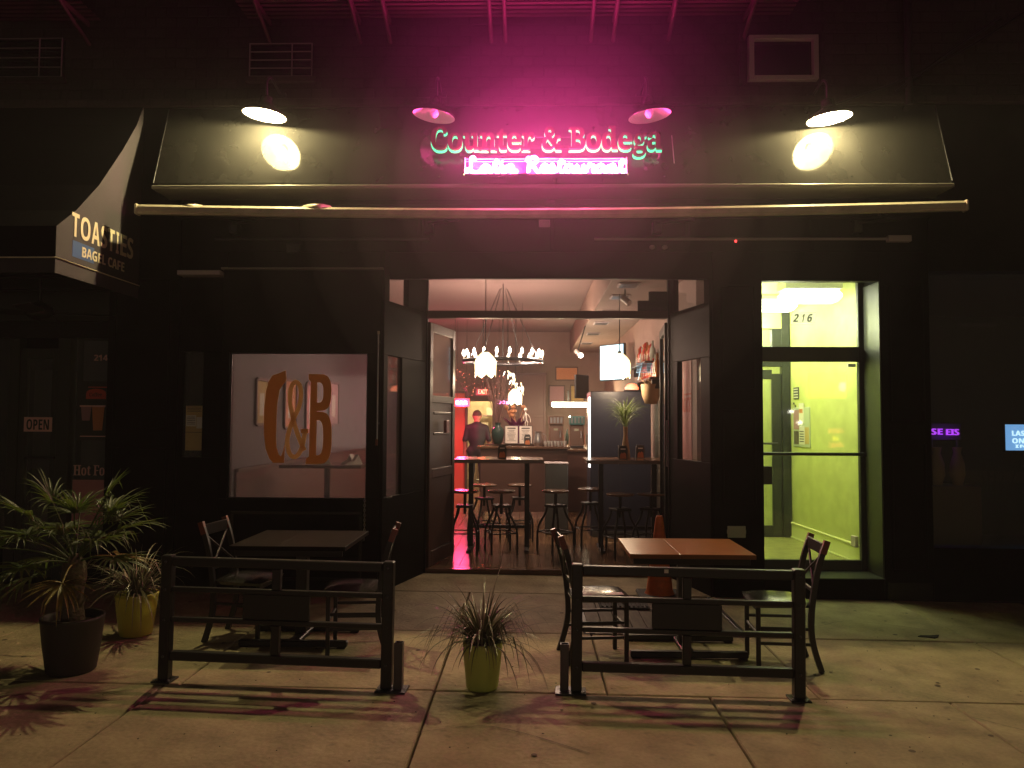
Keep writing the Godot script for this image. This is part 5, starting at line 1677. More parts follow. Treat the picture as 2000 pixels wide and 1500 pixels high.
func pot(o: Node3D, r0: float, r1: float, h: float, m: String) -> void:
	var s := new_st()
	lathe(s, [Vector2(0.001, 0), Vector2(r0 * 0.92, 0), Vector2(r0, 0.012), Vector2(lerpf(r0, r1, 0.5) * 1.02, h * 0.5), Vector2(r1, h - 0.02), Vector2(r1 * 1.02, h), Vector2(r1 * 0.9, h), Vector2(r1 * 0.88, h - 0.05)], Vector3.ZERO, 36)
	obj("pot", s, m, o)
	s = new_st()
	lathe(s, [Vector2(r1 * 0.885, h - 0.05), Vector2(r1 * 0.5, h - 0.035), Vector2(0.001, h - 0.03)], Vector3.ZERO, 24)
	obj("soil", s, "soil", o)

func spider(o: Node3D, h: float, n: int, reach: float, sd: int, up: float) -> void:
	var r := RandomNumberGenerator.new()
	r.seed = sd
	var g := new_st()
	var pale := new_st()
	for k in n:
		var w := TAU * r.randf()
		var lift := lerpf(0.15, 1.5, pow(r.randf(), 0.8)) * up
		var d := Vector3(cos(w), lift, sin(w)).normalized()
		var base := Vector3(cos(w) * 0.03, h - 0.02 + 0.03 * r.randf(), sin(w) * 0.03)
		blade(g if r.randf() < 0.68 else pale, base, d, reach * r.randf_range(0.35, 1.3), r.randf_range(0.008, 0.019), r.randf_range(0.8, 3.6), 9, r.randf() < 0.22)
	var a := obj("leaves", g, "blade", o)
	a.set_meta("kind", "stuff")
	var b := obj("pale_leaves", pale, "blade_pale", o)
	b.set_meta("kind", "stuff")

func build_plants() -> void:
	var y := thing("potted_plant", "grassy plant in a yellow pot by the left barrier's post", "potted plant", Vector3(-2.961, gy(-3), 1.626))
	pot(y, 0.115, 0.15, 0.31, "yellow_pot")
	spider(y, 0.30, 170, 0.42, 5, 1.6)
	var c := thing("potted_plant", "drooping grassy plant in a green pot between the two barriers", "potted plant", Vector3(-0.295, gy(-0.3), 2.60))
	pot(c, 0.098, 0.122, 0.285, "green_pot")
	spider(c, 0.28, 260, 0.45, 9, 1.25)
	# fan palm in a black tub
	var p := thing("potted_palm", "fan palm with a thick trunk in a black tub left of the yellow pot", "potted palm", Vector3(-2.947, gy(-3), 2.46))
	pot(p, 0.145, 0.185, 0.35, "black_pot")
	var s := new_st()
	lathe(s, [Vector2(0.075, 0.29), Vector2(0.062, 0.4), Vector2(0.06, 0.5), Vector2(0.075, 0.6), Vector2(0.07, 0.68), Vector2(0.03, 0.74), Vector2(0.001, 0.75)], Vector3.ZERO, 14)
	obj("trunk", s, "trunk", p)
	var r := RandomNumberGenerator.new()
	r.seed = 14
	# husks of old leaf stalks on the trunk
	for k in 12:
		var w := TAU * k / 12.0 + r.randf() * 0.3
		var yy := 0.4 + 0.022 * k
		s = new_st()
		blade(s, Vector3(cos(w) * 0.06, yy, sin(w) * 0.06), Vector3(cos(w) * 0.6, 1.0, sin(w) * 0.6), 0.11, 0.035, 0.4, 3)
		obj("leaf_base", s, "trunk", p)
	var fr := [
		[0.3, 0.75, 0.36, 1.0, 0], [0.95, 0.9, 0.40, 0.9, 0], [1.6, 0.35, 0.40, 1.0, 0], [2.3, 0.55, 0.42, 1.0, 0], [2.95, 0.45, 0.46, 1.1, 0], [3.5, 0.28, 0.5, 1.15, 0],
		[4.2, 0.6, 0.42, 1.0, 0], [4.9, 0.9, 0.36, 0.9, 0], [5.6, 0.55, 0.38, 1.0, 0], [6.0, 0.15, 0.36, 0.95, 0], [0.75, 0.05, 0.30, 0.9, 1], [2.0, 1.5, 0.42, 0.85, 0], [5.2, 1.7, 0.45, 0.8, 0], [3.9, 1.2, 0.45, 1.0, 0], [0.1, 1.4, 0.42, 0.85, 0], [2.6, 0.0, 0.36, 1.0, 0], [4.4, 0.1, 0.42, 1.0, 0], [3.2, -0.35, 0.32, 0.9, 0], [5.0, -0.3, 0.3, 0.9, 1], [0.45, 2.4, 0.5, 0.8, 0], [3.0, 2.2, 0.48, 0.85, 0], [1.2, 1.2, 0.44, 0.95, 0]]
	for q in fr:
		frond(p, q[0], q[1], q[2], q[3], "palm_dry" if q[4] == 1 else "palm_leaf", r)
	# the crown is a little smaller than its first cut
	for ch in p.get_children():
		if ch.name.begins_with("frond"):
			ch.scale = Vector3.ONE * 0.88
			ch.position.y = 0.085
	# dark planter at the right edge
	var d := thing("potted_shrub", "dark bare twiggy shrub in a planter at the photo's right edge", "potted plant", Vector3(4.85, gy(4.85), 0.42))
	pot(d, 0.13, 0.16, 0.4, "black_pot")
	for k in 9:
		var w := TAU * k / 9.0
		var top := Vector3(cos(w) * r.randf_range(0.1, 0.34), r.randf_range(0.9, 1.55), sin(w) * 0.25)
		bar("branch", curve([Vector3(cos(w) * 0.02, 0.35, sin(w) * 0.02), top * 0.6 + Vector3(0, 0.2, 0), top], 4), 0.012, "trunk", d, 0.003, 5)
	var lv := new_st()
	for k in 160:
		var w := TAU * r.randf()
		var hgt := r.randf_range(0.8, 1.6)
		blade(lv, Vector3(cos(w) * 0.28 * r.randf(), hgt, sin(w) * 0.25 * r.randf()), Vector3(cos(w + 0.4), r.randf_range(-0.2, 0.9), sin(w + 0.4)), r.randf_range(0.06, 0.16), 0.018, 0.8, 3)
	obj("leaves", lv, "palm_leaf", d).set_meta("kind", "stuff")

# one fan leaf: stalk, then a fan of narrow leaflets
func frond(p: Node3D, az: float, lift: float, stalk: float, size: float, m: String, r: RandomNumberGenerator) -> void:
	var s := new_st()
	var out := Vector3(cos(az), 0, -sin(az))
	var a := Vector3(0, 0.68, 0)
	var b := a + (out + Vector3.UP * lift).normalized() * stalk
	tube(s, curve([a, a.lerp(b, 0.5) + Vector3(0, 0.03, 0), b], 4), 0.008, 0.005, 5)
	var d := (b - a).normalized()
	d = (d + Vector3.DOWN * 0.25).normalized()
	var side := d.cross(Vector3.UP).normalized()
	var nrm := side.cross(d).normalized()
	var n := 22
	for k in n:
		var w := lerpf(-1.75, 1.75, float(k) / (n - 1)) + r.randf_range(-0.04, 0.04)
		var dir := d * cos(w) + side * sin(w) + nrm * (0.25 + r.randf_range(-0.08, 0.08)) * absf(sin(w))
		if r.randf() < 0.07:
			continue
		var le := 0.36 * size * (0.72 + 0.28 * cos(w)) * r.randf_range(0.88, 1.1)
		blade(s, b, dir, le, 0.03 * size, r.randf_range(0.4, 2.0), 6, r.randf() < 0.16)
	obj("frond", s, m, p)

# ---------------------------------------------------------------- inside
func build_interior() -> void:
	# tall bar tables just inside
	bar_table("tall bar table on the left just inside the entrance", Vector3(-0.40, 0.05, -2.25), 1.1, 0.72)
	bar_table("tall bar table on the right just inside the entrance", Vector3(1.20, 0.05, -2.25), 1.06, 0.72)
	# stools
	var st := stool("round topped metal stool at the left bar table, nearest the open left door", Vector3(-0.80, 0.05, -1.95))
	for q in [
		[Vector3(-0.36, 0.05, -1.98), "round topped metal stool in front of the left bar table's middle", 0.3],
		[Vector3(0.30, 0.05, -2.05), "round topped metal stool standing alone between the two bar tables", 0.6],
		[Vector3(0.75, 0.05, -2.35), "round topped metal stool at the left end of the right bar table", 0.2],
		[Vector3(1.05, 0.05, -1.72), "round topped metal stool in front of the right bar table, behind the cone", 0.4],
		[Vector3(1.42, 0.05, -1.78), "round topped metal stool at the right bar table by the open right door", 0.9],
		[Vector3(-0.62, 0.05, -2.85), "round topped metal stool behind the left bar table's left half", 0.5],
		[Vector3(-0.15, 0.05, -2.9), "round topped metal stool behind the left bar table's right half", 0.1]]:
		copy(st, "bar_stool", q[1], q[0], q[2])
	# little upright table cards
	for q in [[Vector3(-0.36, 1.171, -2.15), "dark menu card with an orange picture on the left bar table", 0.1], [Vector3(-0.06, 1.24, -5.1), "dark menu card with an orange picture on the host counter", 0.0], [Vector3(1.13, 1.171, -2.1), "dark menu card with an orange picture at the middle of the right bar table", -0.15], [Vector3(1.38, 1.171, -2.4), "dark menu card with an orange picture at the back of the right bar table", 0.1]]:
		var c := thing("menu_card", q[1], "menu card", q[0], q[2])
		var s := new_st()
		prism(s, PackedVector2Array([Vector2(-0.055, 0), Vector2(0.055, 0), Vector2(0.055, 0.13), Vector2(0.04, 0.17), Vector2(-0.04, 0.17), Vector2(-0.055, 0.13)]), -0.018, 0.018)
		obj("card", s, "print_dark", c)
		s = new_st()
		prism(s, PackedVector2Array([Vector2(-0.04, 0.01), Vector2(0.04, 0.01), Vector2(0.036, 0.07), Vector2(0.012, 0.09), Vector2(0, 0.07), Vector2(-0.015, 0.085), Vector2(-0.036, 0.06)]), 0.0185, 0.02)
		obj("picture", s, "orange_card", c)
		box("title", Vector3(-0.03, 0.12, 0.0185), Vector3(0.03, 0.135, 0.02), "paper", c, 0.0)
	# ring chandelier with candle bulbs
	var ch := thing("ring_chandelier", "round black ring chandelier with clear candle bulbs hung on rods", "chandelier", Vector3(-0.45, 2.56, -4.6))
	var ring := []
	for k in 41:
		var w := TAU * k / 40.0
		ring.append(Vector3(cos(w) * 0.62, 0, sin(w) * 0.62))
	var s0 := new_st()
	tube(s0, ring, 0.028, -1, 8)
	obj("ring", s0, "dark_steel", ch)
	for k in 20:
		var w := TAU * (k + 0.35) / 20.0
		var at := Vector3(cos(w) * 0.62, 0.03, sin(w) * 0.62)
		bar("candle_sleeve", [at, at + Vector3(0, 0.05, 0)], 0.011, "lip", ch, -1, 8)
		var bs := new_st()
		lathe(bs, [Vector2(0.001, 0.05), Vector2(0.012, 0.052), Vector2(0.024, 0.085), Vector2(0.018, 0.12), Vector2(0.001, 0.15)], at, 10)
		obj("bulb", bs, "bulb_small", ch)
	for k in 4:
		var w := TAU * (k + 0.3) / 4.0
		bar("hanging_rod", [Vector3(cos(w) * 0.62, 0.02, sin(w) * 0.62), Vector3(cos(w) * 0.06, 1.15, sin(w) * 0.06)], 0.006, "iron", ch, -1, 5)
	bar("stem", [Vector3(0, 0.0, 0), Vector3(0, 1.23, 0)], 0.009, "iron", ch, -1, 6)
	for k in 4:
		var w := TAU * (k + 0.3) / 4.0
		omni("chandelier_lamp", Vector3(-0.45 + cos(w) * 0.62, 2.72, -4.6 + sin(w) * 0.62), Color(1.0, 0.68, 0.5).linear_to_srgb(), 2.0, 0.03)
	# tulip pendants
	tulip("left tulip shaped glass pendant hanging in front of the ring chandelier", Vector3(-0.602, 2.37, -2.6), 5)
	tulip("right tulip shaped glass pendant hanging near the shelf wall", Vector3(1.145, 2.36, -2.6), 8)
	tulip("far small tulip shaped pendant glowing above the flowers", Vector3(-0.33, 2.12, -8.2), 3)
	hanging_petals()
	# host counter with menus, vase, flowers
	var hc := thing("host_counter", "dark wood host counter across the middle of the room", "counter", Vector3(-0.1, 0.05, -5.6))
	box("top", Vector3(-0.8, 1.12, -0.28), Vector3(0.75, 1.16, 0.28), "bar_wood", hc, 0.006)
	box("front_panel", Vector3(-0.74, 0.08, 0.18), Vector3(0.7, 1.119, 0.22), "panel_wood", hc)
	for x in [-0.74, 0.66]:
		box("end_panel", Vector3(x, 0.0, -0.24), Vector3(x + 0.04, 1.119, 0.179), "panel_wood", hc)
	box("shelf", Vector3(-0.69, 1.161, -0.27), Vector3(0.7, 1.19, -0.1), "panel_wood", hc)
	var vs := thing("vase", "large dark green glazed vase on the host counter", "vase", Vector3(-0.57, 1.242, -5.72))
	var s := new_st()
	lathe(s, [Vector2(0.001, 0), Vector2(0.07, 0), Vector2(0.10, 0.1), Vector2(0.115, 0.19), Vector2(0.10, 0.26), Vector2(0.05, 0.3), Vector2(0.045, 0.33), Vector2(0.06, 0.36)], Vector3.ZERO, 20)
	obj("body", s, "vase_glaze", vs)
	var tw := thing("branches", "tall bare reddish branches standing in the green vase", "branches", Vector3(-0.57, 1.56, -5.72))
	var r := RandomNumberGenerator.new()
	r.seed = 31
	for k in 26:
		var w := TAU * r.randf()
		var h := r.randf_range(0.45, 0.85)
		var tip := Vector3(cos(w) * 0.28 * r.randf(), h, sin(w) * 0.2 * r.randf())
		var mid := tip * 0.5 + Vector3(r.randf_range(-0.04, 0.04), 0, 0)
		s = new_st()
		tube(s, curve([Vector3(cos(w) * 0.03, 0, sin(w) * 0.03), mid, tip], 4), 0.006, 0.002, 5)
		for j in 5:
			var b := mid.lerp(tip, j / 5.0)
			tube(s, [b, b + Vector3(r.randf_range(-0.08, 0.08), r.randf_range(0.04, 0.12), r.randf_range(-0.05, 0.05))], 0.003, 0.0015, 4)
		obj("branch", s, "twig", tw)
	for q in [[-0.335, "open menu", "grey printed menu stand, left of the pair on the host counter"], [-0.095, "open menu", "grey printed menu stand, right of the pair on the host counter"]]:
		var mn := thing("menu_stand", q[2], "menu", Vector3(q[0], 1.242, -5.66))
		box("board", Vector3(-0.115, 0, -0.01), Vector3(0.115, 0.31, 0.0), "print_dark", mn, 0.002)
		box("sheet", Vector3(-0.105, 0.01, 0.0005), Vector3(0.105, 0.3, 0.003), "paper", mn, 0.0)
		for k in 9:
			var wd := r.randf_range(0.04, 0.08)
			box("printed_line", Vector3(-wd, 0.05 + k * 0.022, 0.0035), Vector3(wd, 0.056 + k * 0.022, 0.0042), "print_dark", mn, 0.0)
		box("heading", Vector3(-0.07, 0.255, 0.0035), Vector3(0.07, 0.275, 0.0042), "print_dark", mn, 0.0)
	var jg := thing("water_jug", "shiny steel water jug beside the menus", "jug", Vector3(0.12, 1.212, -5.6))
	s = new_st()
	lathe(s, [Vector2(0.001, 0), Vector2(0.07, 0), Vector2(0.085, 0.08), Vector2(0.06, 0.18), Vector2(0.055, 0.22), Vector2(0.066, 0.24), Vector2(0.06, 0.24)], Vector3.ZERO, 20)
	obj("body", s, "steel", jg)
	bar("handle", curve([Vector3(0.06, 0.21, 0), Vector3(0.12, 0.18, 0), Vector3(0.12, 0.08, 0), Vector3(0.08, 0.05, 0)]), 0.007, "steel", jg)
	var ps := thing("potted_flower", "flowers in purple wrapping standing behind the menus", "flowers", Vector3(-0.27, 1.20, -6.3))
	s = new_st()
	for k in 10:
		var w := TAU * k / 10.0
		blade(s, Vector3(cos(w) * 0.05, 0.3, sin(w) * 0.05), Vector3(cos(w), 0.9, sin(w)), 0.3, 0.12, 0.1, 3)
	lathe(s, [Vector2(0.05, 0), Vector2(0.06, 0.2), Vector2(0.13, 0.36)], Vector3.ZERO, 12)
	obj("wrapping", s, "flower_wrap", ps)
	for k in 9:
		s = new_st()
		var c := Vector3(r.randf_range(-0.2, 0.2), r.randf_range(0.5, 0.68), r.randf_range(-0.1, 0.1))
		ball(s, c, Vector3(0.045, 0.035, 0.045), 8)
		tube(s, [Vector3(0, 0.2, 0), c], 0.004, -1, 4)
		obj("bloom", s, "blossom", ps)
	figure(Vector3(-0.1, 1.55, -5.72))
	for k in 7:
		var gl := thing("tumbler", "%s small glass tumbler in the row on the host counter's right end" % ["first", "second", "third", "fourth", "fifth", "sixth", "seventh"][k], "glass", Vector3(0.24 + 0.055 * k, 1.212, -5.45 - 0.03 * (k % 2)), 0.0, "tumblers on the host counter")
		s = new_st()
		lathe(s, [Vector2(0.001, 0), Vector2(0.02, 0), Vector2(0.025, 0.09), Vector2(0.022, 0.088)], Vector3.ZERO, 10)
		obj("glass", s, "bottle_clear", gl)
	for q in [[Vector3(0.62, 2.25, -11.34), 0.34, 0.44, "poster_mauve", "mauve picture on the back wall right of the wood screen"], [Vector3(1.12, 2.3, -11.34), 0.3, 0.36, "paper_tan", "tan picture on the back wall above the strip lamp"], [Vector3(0.86, 2.78, -11.34), 0.5, 0.28, "poster_orange", "wide orange picture high on the back wall"]]:
		var bp := thing("framed_picture", q[4], "picture", q[0], 0.0, "pictures on the back wall")
		box("backing", Vector3(-q[1] / 2 - 0.03, -q[2] / 2 - 0.03, 0), Vector3(q[1] / 2 + 0.03, q[2] / 2 + 0.03, 0.02), "panel_wood", bp)
		box("canvas", Vector3(-q[1] / 2, -q[2] / 2, 0.0205), Vector3(q[1] / 2, q[2] / 2, 0.026), q[3], bp, 0.0)
	for k in 10:
		var bt := thing("bottle", "%s bottle in the row at the service counter's back" % ["first", "second", "third", "fourth", "fifth", "sixth", "seventh", "eighth", "ninth", "tenth"][k], "bottle", Vector3(0.42 + 0.11 * k, 1.141, -8.75), 0.0, "bottles on the service counter")
		s = new_st()
		lathe(s, [Vector2(0.001, 0), Vector2(0.035, 0), Vector2(0.037, 0.19), Vector2(0.014, 0.25), Vector2(0.013, 0.32), Vector2(0.001, 0.32)], Vector3.ZERO, 10)
		obj("glass", s, ["bottle_amber", "bottle_clear", "bottle_red", "vase_glaze"][k % 4], bt)
	# drinks counter at the back right with glowing light
	var dc := thing("service_counter", "service counter along the right wall below the bright lamp", "counter", Vector3(0.95, 0.05, -7.6))
	box("top", Vector3(-0.65, 1.05, -1.6), Vector3(0.82, 1.09, 1.5), "bar_wood", dc, 0.006)
	box("front", Vector3(-0.62, 0.0, -1.58), Vector3(0.8, 1.049, 1.45), "panel_wood", dc)
	for q in [[Vector3(0.48, 1.141, -7.4), "drinks machine with a green display, nearer the wood screen"], [Vector3(0.85, 1.141, -7.0), "drinks machine with a teal slatted top, nearer the tall cabinet"]]:
		var mc := thing("drinks_machine", q[1], "machine", q[0], 0.0, "drinks machines")
		box("body", Vector3(-0.13, 0, -0.2), Vector3(0.13, 0.42, 0.1), "machine", mc, 0.012)
		box("head", Vector3(-0.14, 0.421, -0.2), Vector3(0.14, 0.58, 0.16), "teal_panel" if q[0].x > 0.6 else "machine", mc, 0.012)
		box("display", Vector3(-0.05, 0.31, 0.101), Vector3(0.03, 0.35, 0.108), "paper_green", mc, 0.0)
		for k in 4:
			box("slat", Vector3(-0.12 + k * 0.064, 0.45, 0.161), Vector3(-0.08 + k * 0.064, 0.56, 0.168), "steel", mc, 0.002)
		bar("spout", [Vector3(0.07, 0.3, 0.1), Vector3(0.07, 0.3, 0.17), Vector3(0.07, 0.18, 0.19)], 0.014, "steel", mc)
		box("drip_tray", Vector3(-0.12, 0.0, 0.101), Vector3(0.12, 0.035, 0.22), "dark_steel", mc)
	var bl := thing("wall_light", "bright warm strip lamp above the drinks machines", "light", Vector3(0.78, 1.98, -8.9))
	box("strip_lamp", Vector3(-0.35, -0.05, -0.04), Vector3(0.45, 0.05, 0.04), "bar_glow", bl, 0.01)
	box("bracket", Vector3(-0.02, 0.051, -0.03), Vector3(0.02, 0.3, 0.0), "iron", bl)
	omni("strip_lamp_light", Vector3(0.6, 1.9, -8.75), Color(1.0, 0.82, 0.5).linear_to_srgb(), 2.0, 0.08)
	omni("strip_lamp_light", Vector3(1.0, 1.9, -8.75), Color(1.0, 0.82, 0.5).linear_to_srgb(), 2.0, 0.08)
	# tall cabinet by the right wall with lit edge
	var cb := thing("tall_cabinet", "tall blue grey cabinet with a bright edge strip on the right side", "cabinet", Vector3(1.2, 0.05, -3.6))
	box("body", Vector3(-0.38, 0.0, -0.35), Vector3(0.45, 2.0, 0.35), "cabinet", cb, 0.008)
	box("plinth", Vector3(-0.36, -0.0001, 0.351), Vector3(0.43, 0.08, 0.36), "print_dark", cb)
	box("door_gap", Vector3(0.03, 0.1, 0.3505), Vector3(0.036, 1.98, 0.352), "print_dark", cb, 0.0)
	box("edge_strip_light", Vector3(-0.4, 0.95, 0.2), Vector3(-0.381, 1.92, 0.33), "strip_white", cb, 0.0)
	bar("handle", [Vector3(0.0, 1.0, 0.352), Vector3(0.0, 1.0, 0.39), Vector3(0.0, 1.25, 0.39), Vector3(0.0, 1.25, 0.352)], 0.008, "steel", cb)
	var rl := thing("red_lamp", "small glowing red lamp on top of the tall cabinet", "lamp", Vector3(1.40, 2.055, -3.35))
	s = new_st()
	lathe(s, [Vector2(0.09, 0.02), Vector2(0.1, 0.05), Vector2(0.06, 0.1), Vector2(0.001, 0.115)], Vector3.ZERO, 16)
	obj("lamp_dome", s, "exit_red", rl)
	box("base", Vector3(-0.1, 0, -0.1), Vector3(0.1, 0.02, 0.1), "rubber", rl)
	# grass plant on a stand before the cabinet
	var gp := thing("grass_plant", "tall grass plant with arching leaves in front of the tall cabinet", "plant", Vector3(1.19, 1.171, -2.35))
	s = new_st()
	lathe(s, [Vector2(0.001, 0), Vector2(0.06, 0), Vector2(0.05, 0.12), Vector2(0.025, 0.3), Vector2(0.03, 0.4)], Vector3.ZERO, 16)
	obj("vase", s, "wicker", gp)
	s = new_st()
	for k in 110:
		var w := TAU * r.randf()
		blade(s, Vector3(cos(w) * 0.02, 0.38 + 0.2 * r.randf(), sin(w) * 0.02), Vector3(cos(w), r.randf_range(0.6, 2.2), sin(w)), r.randf_range(0.22, 0.42), 0.01, r.randf_range(1.5, 3.5), 6)
	obj("leaves", s, "palm_leaf", gp).set_meta("kind", "stuff")
	# shelves of bottles on the right wall
	for q in [[2.42, -3.6, "upper"], [2.18, -3.2, "lower"]]:
		var sh := thing("wall_shelf", q[2] + " wall shelf of bottles on the right wall", "shelf", Vector3(1.72, q[0], q[1]))
		box("board", Vector3(-0.22, 0, -0.7), Vector3(0.055, 0.025, 0.8), "door_wood", sh)
		for z in [-0.6, 0.7]:
			box("bracket", Vector3(-0.18, -0.12, z), Vector3(0.05, -0.001, z + 0.02), "iron", sh)
		for k in 9:
			var b := thing("bottle", "bottle %s on the %s wall shelf" % [["nearest the street", "second from the street", "third from the street", "fourth from the street", "at the middle", "just past the middle", "third from the far end", "second from the far end", "at the far end"][k], q[2]], "bottle", Vector3(1.62, q[0] + 0.026, q[1] + 0.7 - k * 0.16), 0.0, "bottles on the wall shelves")
			s = new_st()
			var hh := r.randf_range(0.24, 0.32)
			lathe(s, [Vector2(0.001, 0), Vector2(0.036, 0), Vector2(0.038, hh * 0.6), Vector2(0.015, hh * 0.75), Vector2(0.014, hh), Vector2(0.001, hh)], Vector3.ZERO, 12)
			obj("glass", s, ["bottle_amber", "bottle_clear", "bottle_red", "orange_card"][r.randi_range(0, 3)], b)
			box("label_band", Vector3(-0.039, hh * 0.2, -0.02), Vector3(-0.0385, hh * 0.45, 0.02), "paper", b, 0.0)
	var wr := thing("wire_rack", "pale blue wire bracket rack holding up the upper shelf", "rack", Vector3(1.5, 2.30, -2.72))
	for k in 7:
		bar("wire", [Vector3(-0.12, 0.02 * k - 0.02, 0.0), Vector3(0.26, 0.02 * k - 0.02, 0.0)], 0.005, "blue_wire", wr, -1, 5)
	for x in [-0.1, 0.06, 0.24]:
		bar("wire", [Vector3(x, -0.12, 0.012), Vector3(x + 0.06, 0.12, 0.012)], 0.006, "blue_wire", wr, -1, 5)
	var bk := thing("hanging_basket", "brown wicker basket of dried stems hung beside the grass plant", "basket", Vector3(1.55, 1.86, -2.6))
	s = new_st()
	lathe(s, [Vector2(0.001, 0), Vector2(0.08, 0.01), Vector2(0.12, 0.12), Vector2(0.13, 0.26), Vector2(0.12, 0.25)], Vector3.ZERO, 16)
	obj("basket", s, "wicker", bk)
	for k in 12:
		s = new_st()
		blade(s, Vector3(r.randf_range(-0.06, 0.06), 0.24, 0), Vector3(r.randf_range(-1, 1), 1.0, r.randf_range(-0.5, 0.5)), 0.24, 0.02, 2.5, 5)
		obj("stem", s, "wicker", bk)
	# poster seen through the right splayed pane
	var po := thing("cocktail_poster", "faded poster with a red figure and the letters COCKT behind the right splayed pane", "poster", Vector3(1.776, 1.92, -1.58), -PI / 2)
	box("sheet", Vector3(-0.43, -0.72, 0), Vector3(0.43, 0.48, 0.006), "poster_pink", po, 0.0)
	box("border", Vector3(-0.43, 0.02, 0.0065), Vector3(0.43, 0.04, 0.009), "poster_red", po, 0.0)
	letters("lettering", "COCKT", 0.8, 0.17, Transform3D(Basis(), Vector3(0, -0.09, 0.008)), "poster_red", po)
	s = new_st()
	prism(s, PackedVector2Array([Vector2(-0.03, 0.22), Vector2(0.03, 0.22), Vector2(0.07, 0.14), Vector2(0.04, 0.05), Vector2(0.09, -0.15), Vector2(-0.08, -0.15), Vector2(-0.04, 0.04), Vector2(-0.07, 0.13)]), 0.0065, 0.008)
	obj("figure", s, "poster_red", po)
	# screens
	var tv := thing("wall_screen", "pale cyan lit screen high on the right wall", "screen", Vector3(1.40, 2.66, -6.0), -0.9)
	box("screen", Vector3(-0.28, -0.3, 0), Vector3(0.28, 0.3, 0.012), "screen_cyan", tv, 0.0)
	box("case", Vector3(-0.3, -0.32, -0.05), Vector3(0.3, 0.32, -0.001), "iron", tv)
	box("arm", Vector3(0.0, -0.05, -0.35), Vector3(0.06, 0.05, -0.051), "iron", tv)
	omni("screen_lamp", Vector3(1.2, 2.6, -5.75), Color(0.4, 0.8, 1.0), 0.06, 0.1)
	var mo := thing("hanging_monitor", "dark monitor hung on a bracket with its back to the door", "monitor", Vector3(0.81, 2.19, -5.0), 0.9)
	box("case", Vector3(-0.18, -0.19, -0.02), Vector3(0.18, 0.19, 0.02), "iron", mo, 0.006)
	bar("arm", [Vector3(0, 0, -0.02), Vector3(0.1, -0.1, -0.15), Vector3(0.35, -0.15, -0.3)], 0.016, "iron", mo)
	# spot lamps on the soffit
	for q in [[Vector3(0.80, 2.83, -6.0), "bright spot lamp under the soffit's far edge", true], [Vector3(1.17, 3.16, -2.2), "small blue tinted track spot by the entrance transom", false]]:
		var sp := thing("spot_lamp", q[1], "lamp", q[0])
		bar("can", [Vector3(-0.03, 0.03, -0.02), Vector3(0.05, -0.05, 0.05)], 0.04, "steel" if not q[2] else "white_paint", sp, -1, 12)
		bar("stem", [Vector3(0, 0, 0), Vector3(0.14 if q[2] else 0.0, 0.47 if q[2] else 0.13, 0)], 0.01, "iron", sp)
		if q[2]:
			s = new_st()
			ball(s, Vector3(0.055, -0.055, 0.056), Vector3(0.045, 0.045, 0.045), 10)
			obj("bulb", s, "bulb_small", sp)
			omni("spot_bulb_lamp", q[0] + Vector3(0.055, -0.055, 0.056), Color(1, 0.85, 0.6), 0.5, 0.03)
	# red signs at the far end
	var ns := thing("neon_sign", "pink neon word glowing in the red alcove at the room's far left", "neon sign", Vector3(-1.49, 2.015, -9.0))
	letters("neon_word", "BAR", 0.25, 0.07, Transform3D(), "neon_pink", ns, "Droid Sans", true, 0.02)
	box("back_plate", Vector3(-0.17, -0.09, -0.05), Vector3(0.17, 0.09, -0.03), "poster_red", ns)
	for x in [-0.1, 0.1]:
		bar("cable", [Vector3(x, 0.09, -0.04), Vector3(x, 1.79, -0.04)], 0.004, "iron", ns, -1, 4)
	omni("neon_lamp", Vector3(-1.49, 1.98, -8.85), Color(1.0, 0.05, 0.17).linear_to_srgb(), 2.6, 0.08)
	var n2 := thing("neon_sign", "smaller pink neon letters beside the far tulip pendant", "neon sign", Vector3(-0.6, 2.02, -9.0))
	letters("neon_word", "30s", 0.24, 0.07, Transform3D(), "neon_inside", n2, "Droid Sans", true, 0.02)
	box("back_plate", Vector3(-0.17, -0.09, -0.05), Vector3(0.17, 0.09, -0.03), "print_dark", n2)
	for x in [-0.1, 0.1]:
		bar("cable", [Vector3(x, 0.09, -0.04), Vector3(x, 1.79, -0.04)], 0.004, "iron", n2, -1, 4)
	var ex := thing("exit_sign", "red lit EXIT sign above the back doorway", "exit sign", Vector3(-1.04, 2.25, -9.0))
	letters("exit_word", "EXIT", 0.2, 0.09, Transform3D(), "exit_red", ex, "Droid Sans", true, 0.01)
	box("case", Vector3(-0.15, -0.08, -0.06), Vector3(0.15, 0.08, -0.02), "print_dark", ex)
	bar("stem", [Vector3(0, 0.08, -0.04), Vector3(0, 1.55, -0.04)], 0.01, "iron", ex, -1, 5)
	omni("exit_lamp", Vector3(-1.04, 2.2, -8.9), Color(1.0, 0.08, 0.03).linear_to_srgb(), 0.2, 0.05)
	# garland of dark twigs with tiny red lights over the alcove
	var ga := thing("twig_garland", "garland of dark red twigs with tiny lights across the back opening", "garland", Vector3(-1.0, 2.5, -8.6))
	s = new_st()
	for k in 120:
		var c := Vector3(r.randf_range(-0.75, 0.6), r.randf_range(-0.35, 0.2), r.randf_range(-0.15, 0.15))
		tube(s, [c, c + Vector3(r.randf_range(-0.15, 0.15), r.randf_range(-0.12, 0.12), 0)], 0.006, 0.002, 4)
	obj("twigs", s, "twig", ga).set_meta("kind", "stuff")
	s = new_st()
	for k in 40:
		ball(s, Vector3(r.randf_range(-0.75, 0.6), r.randf_range(-0.35, 0.2), 0.16), Vector3(0.008, 0.008, 0.008), 6)
	obj("fairy_lights", s, "exit_red", ga).set_meta("kind", "stuff")
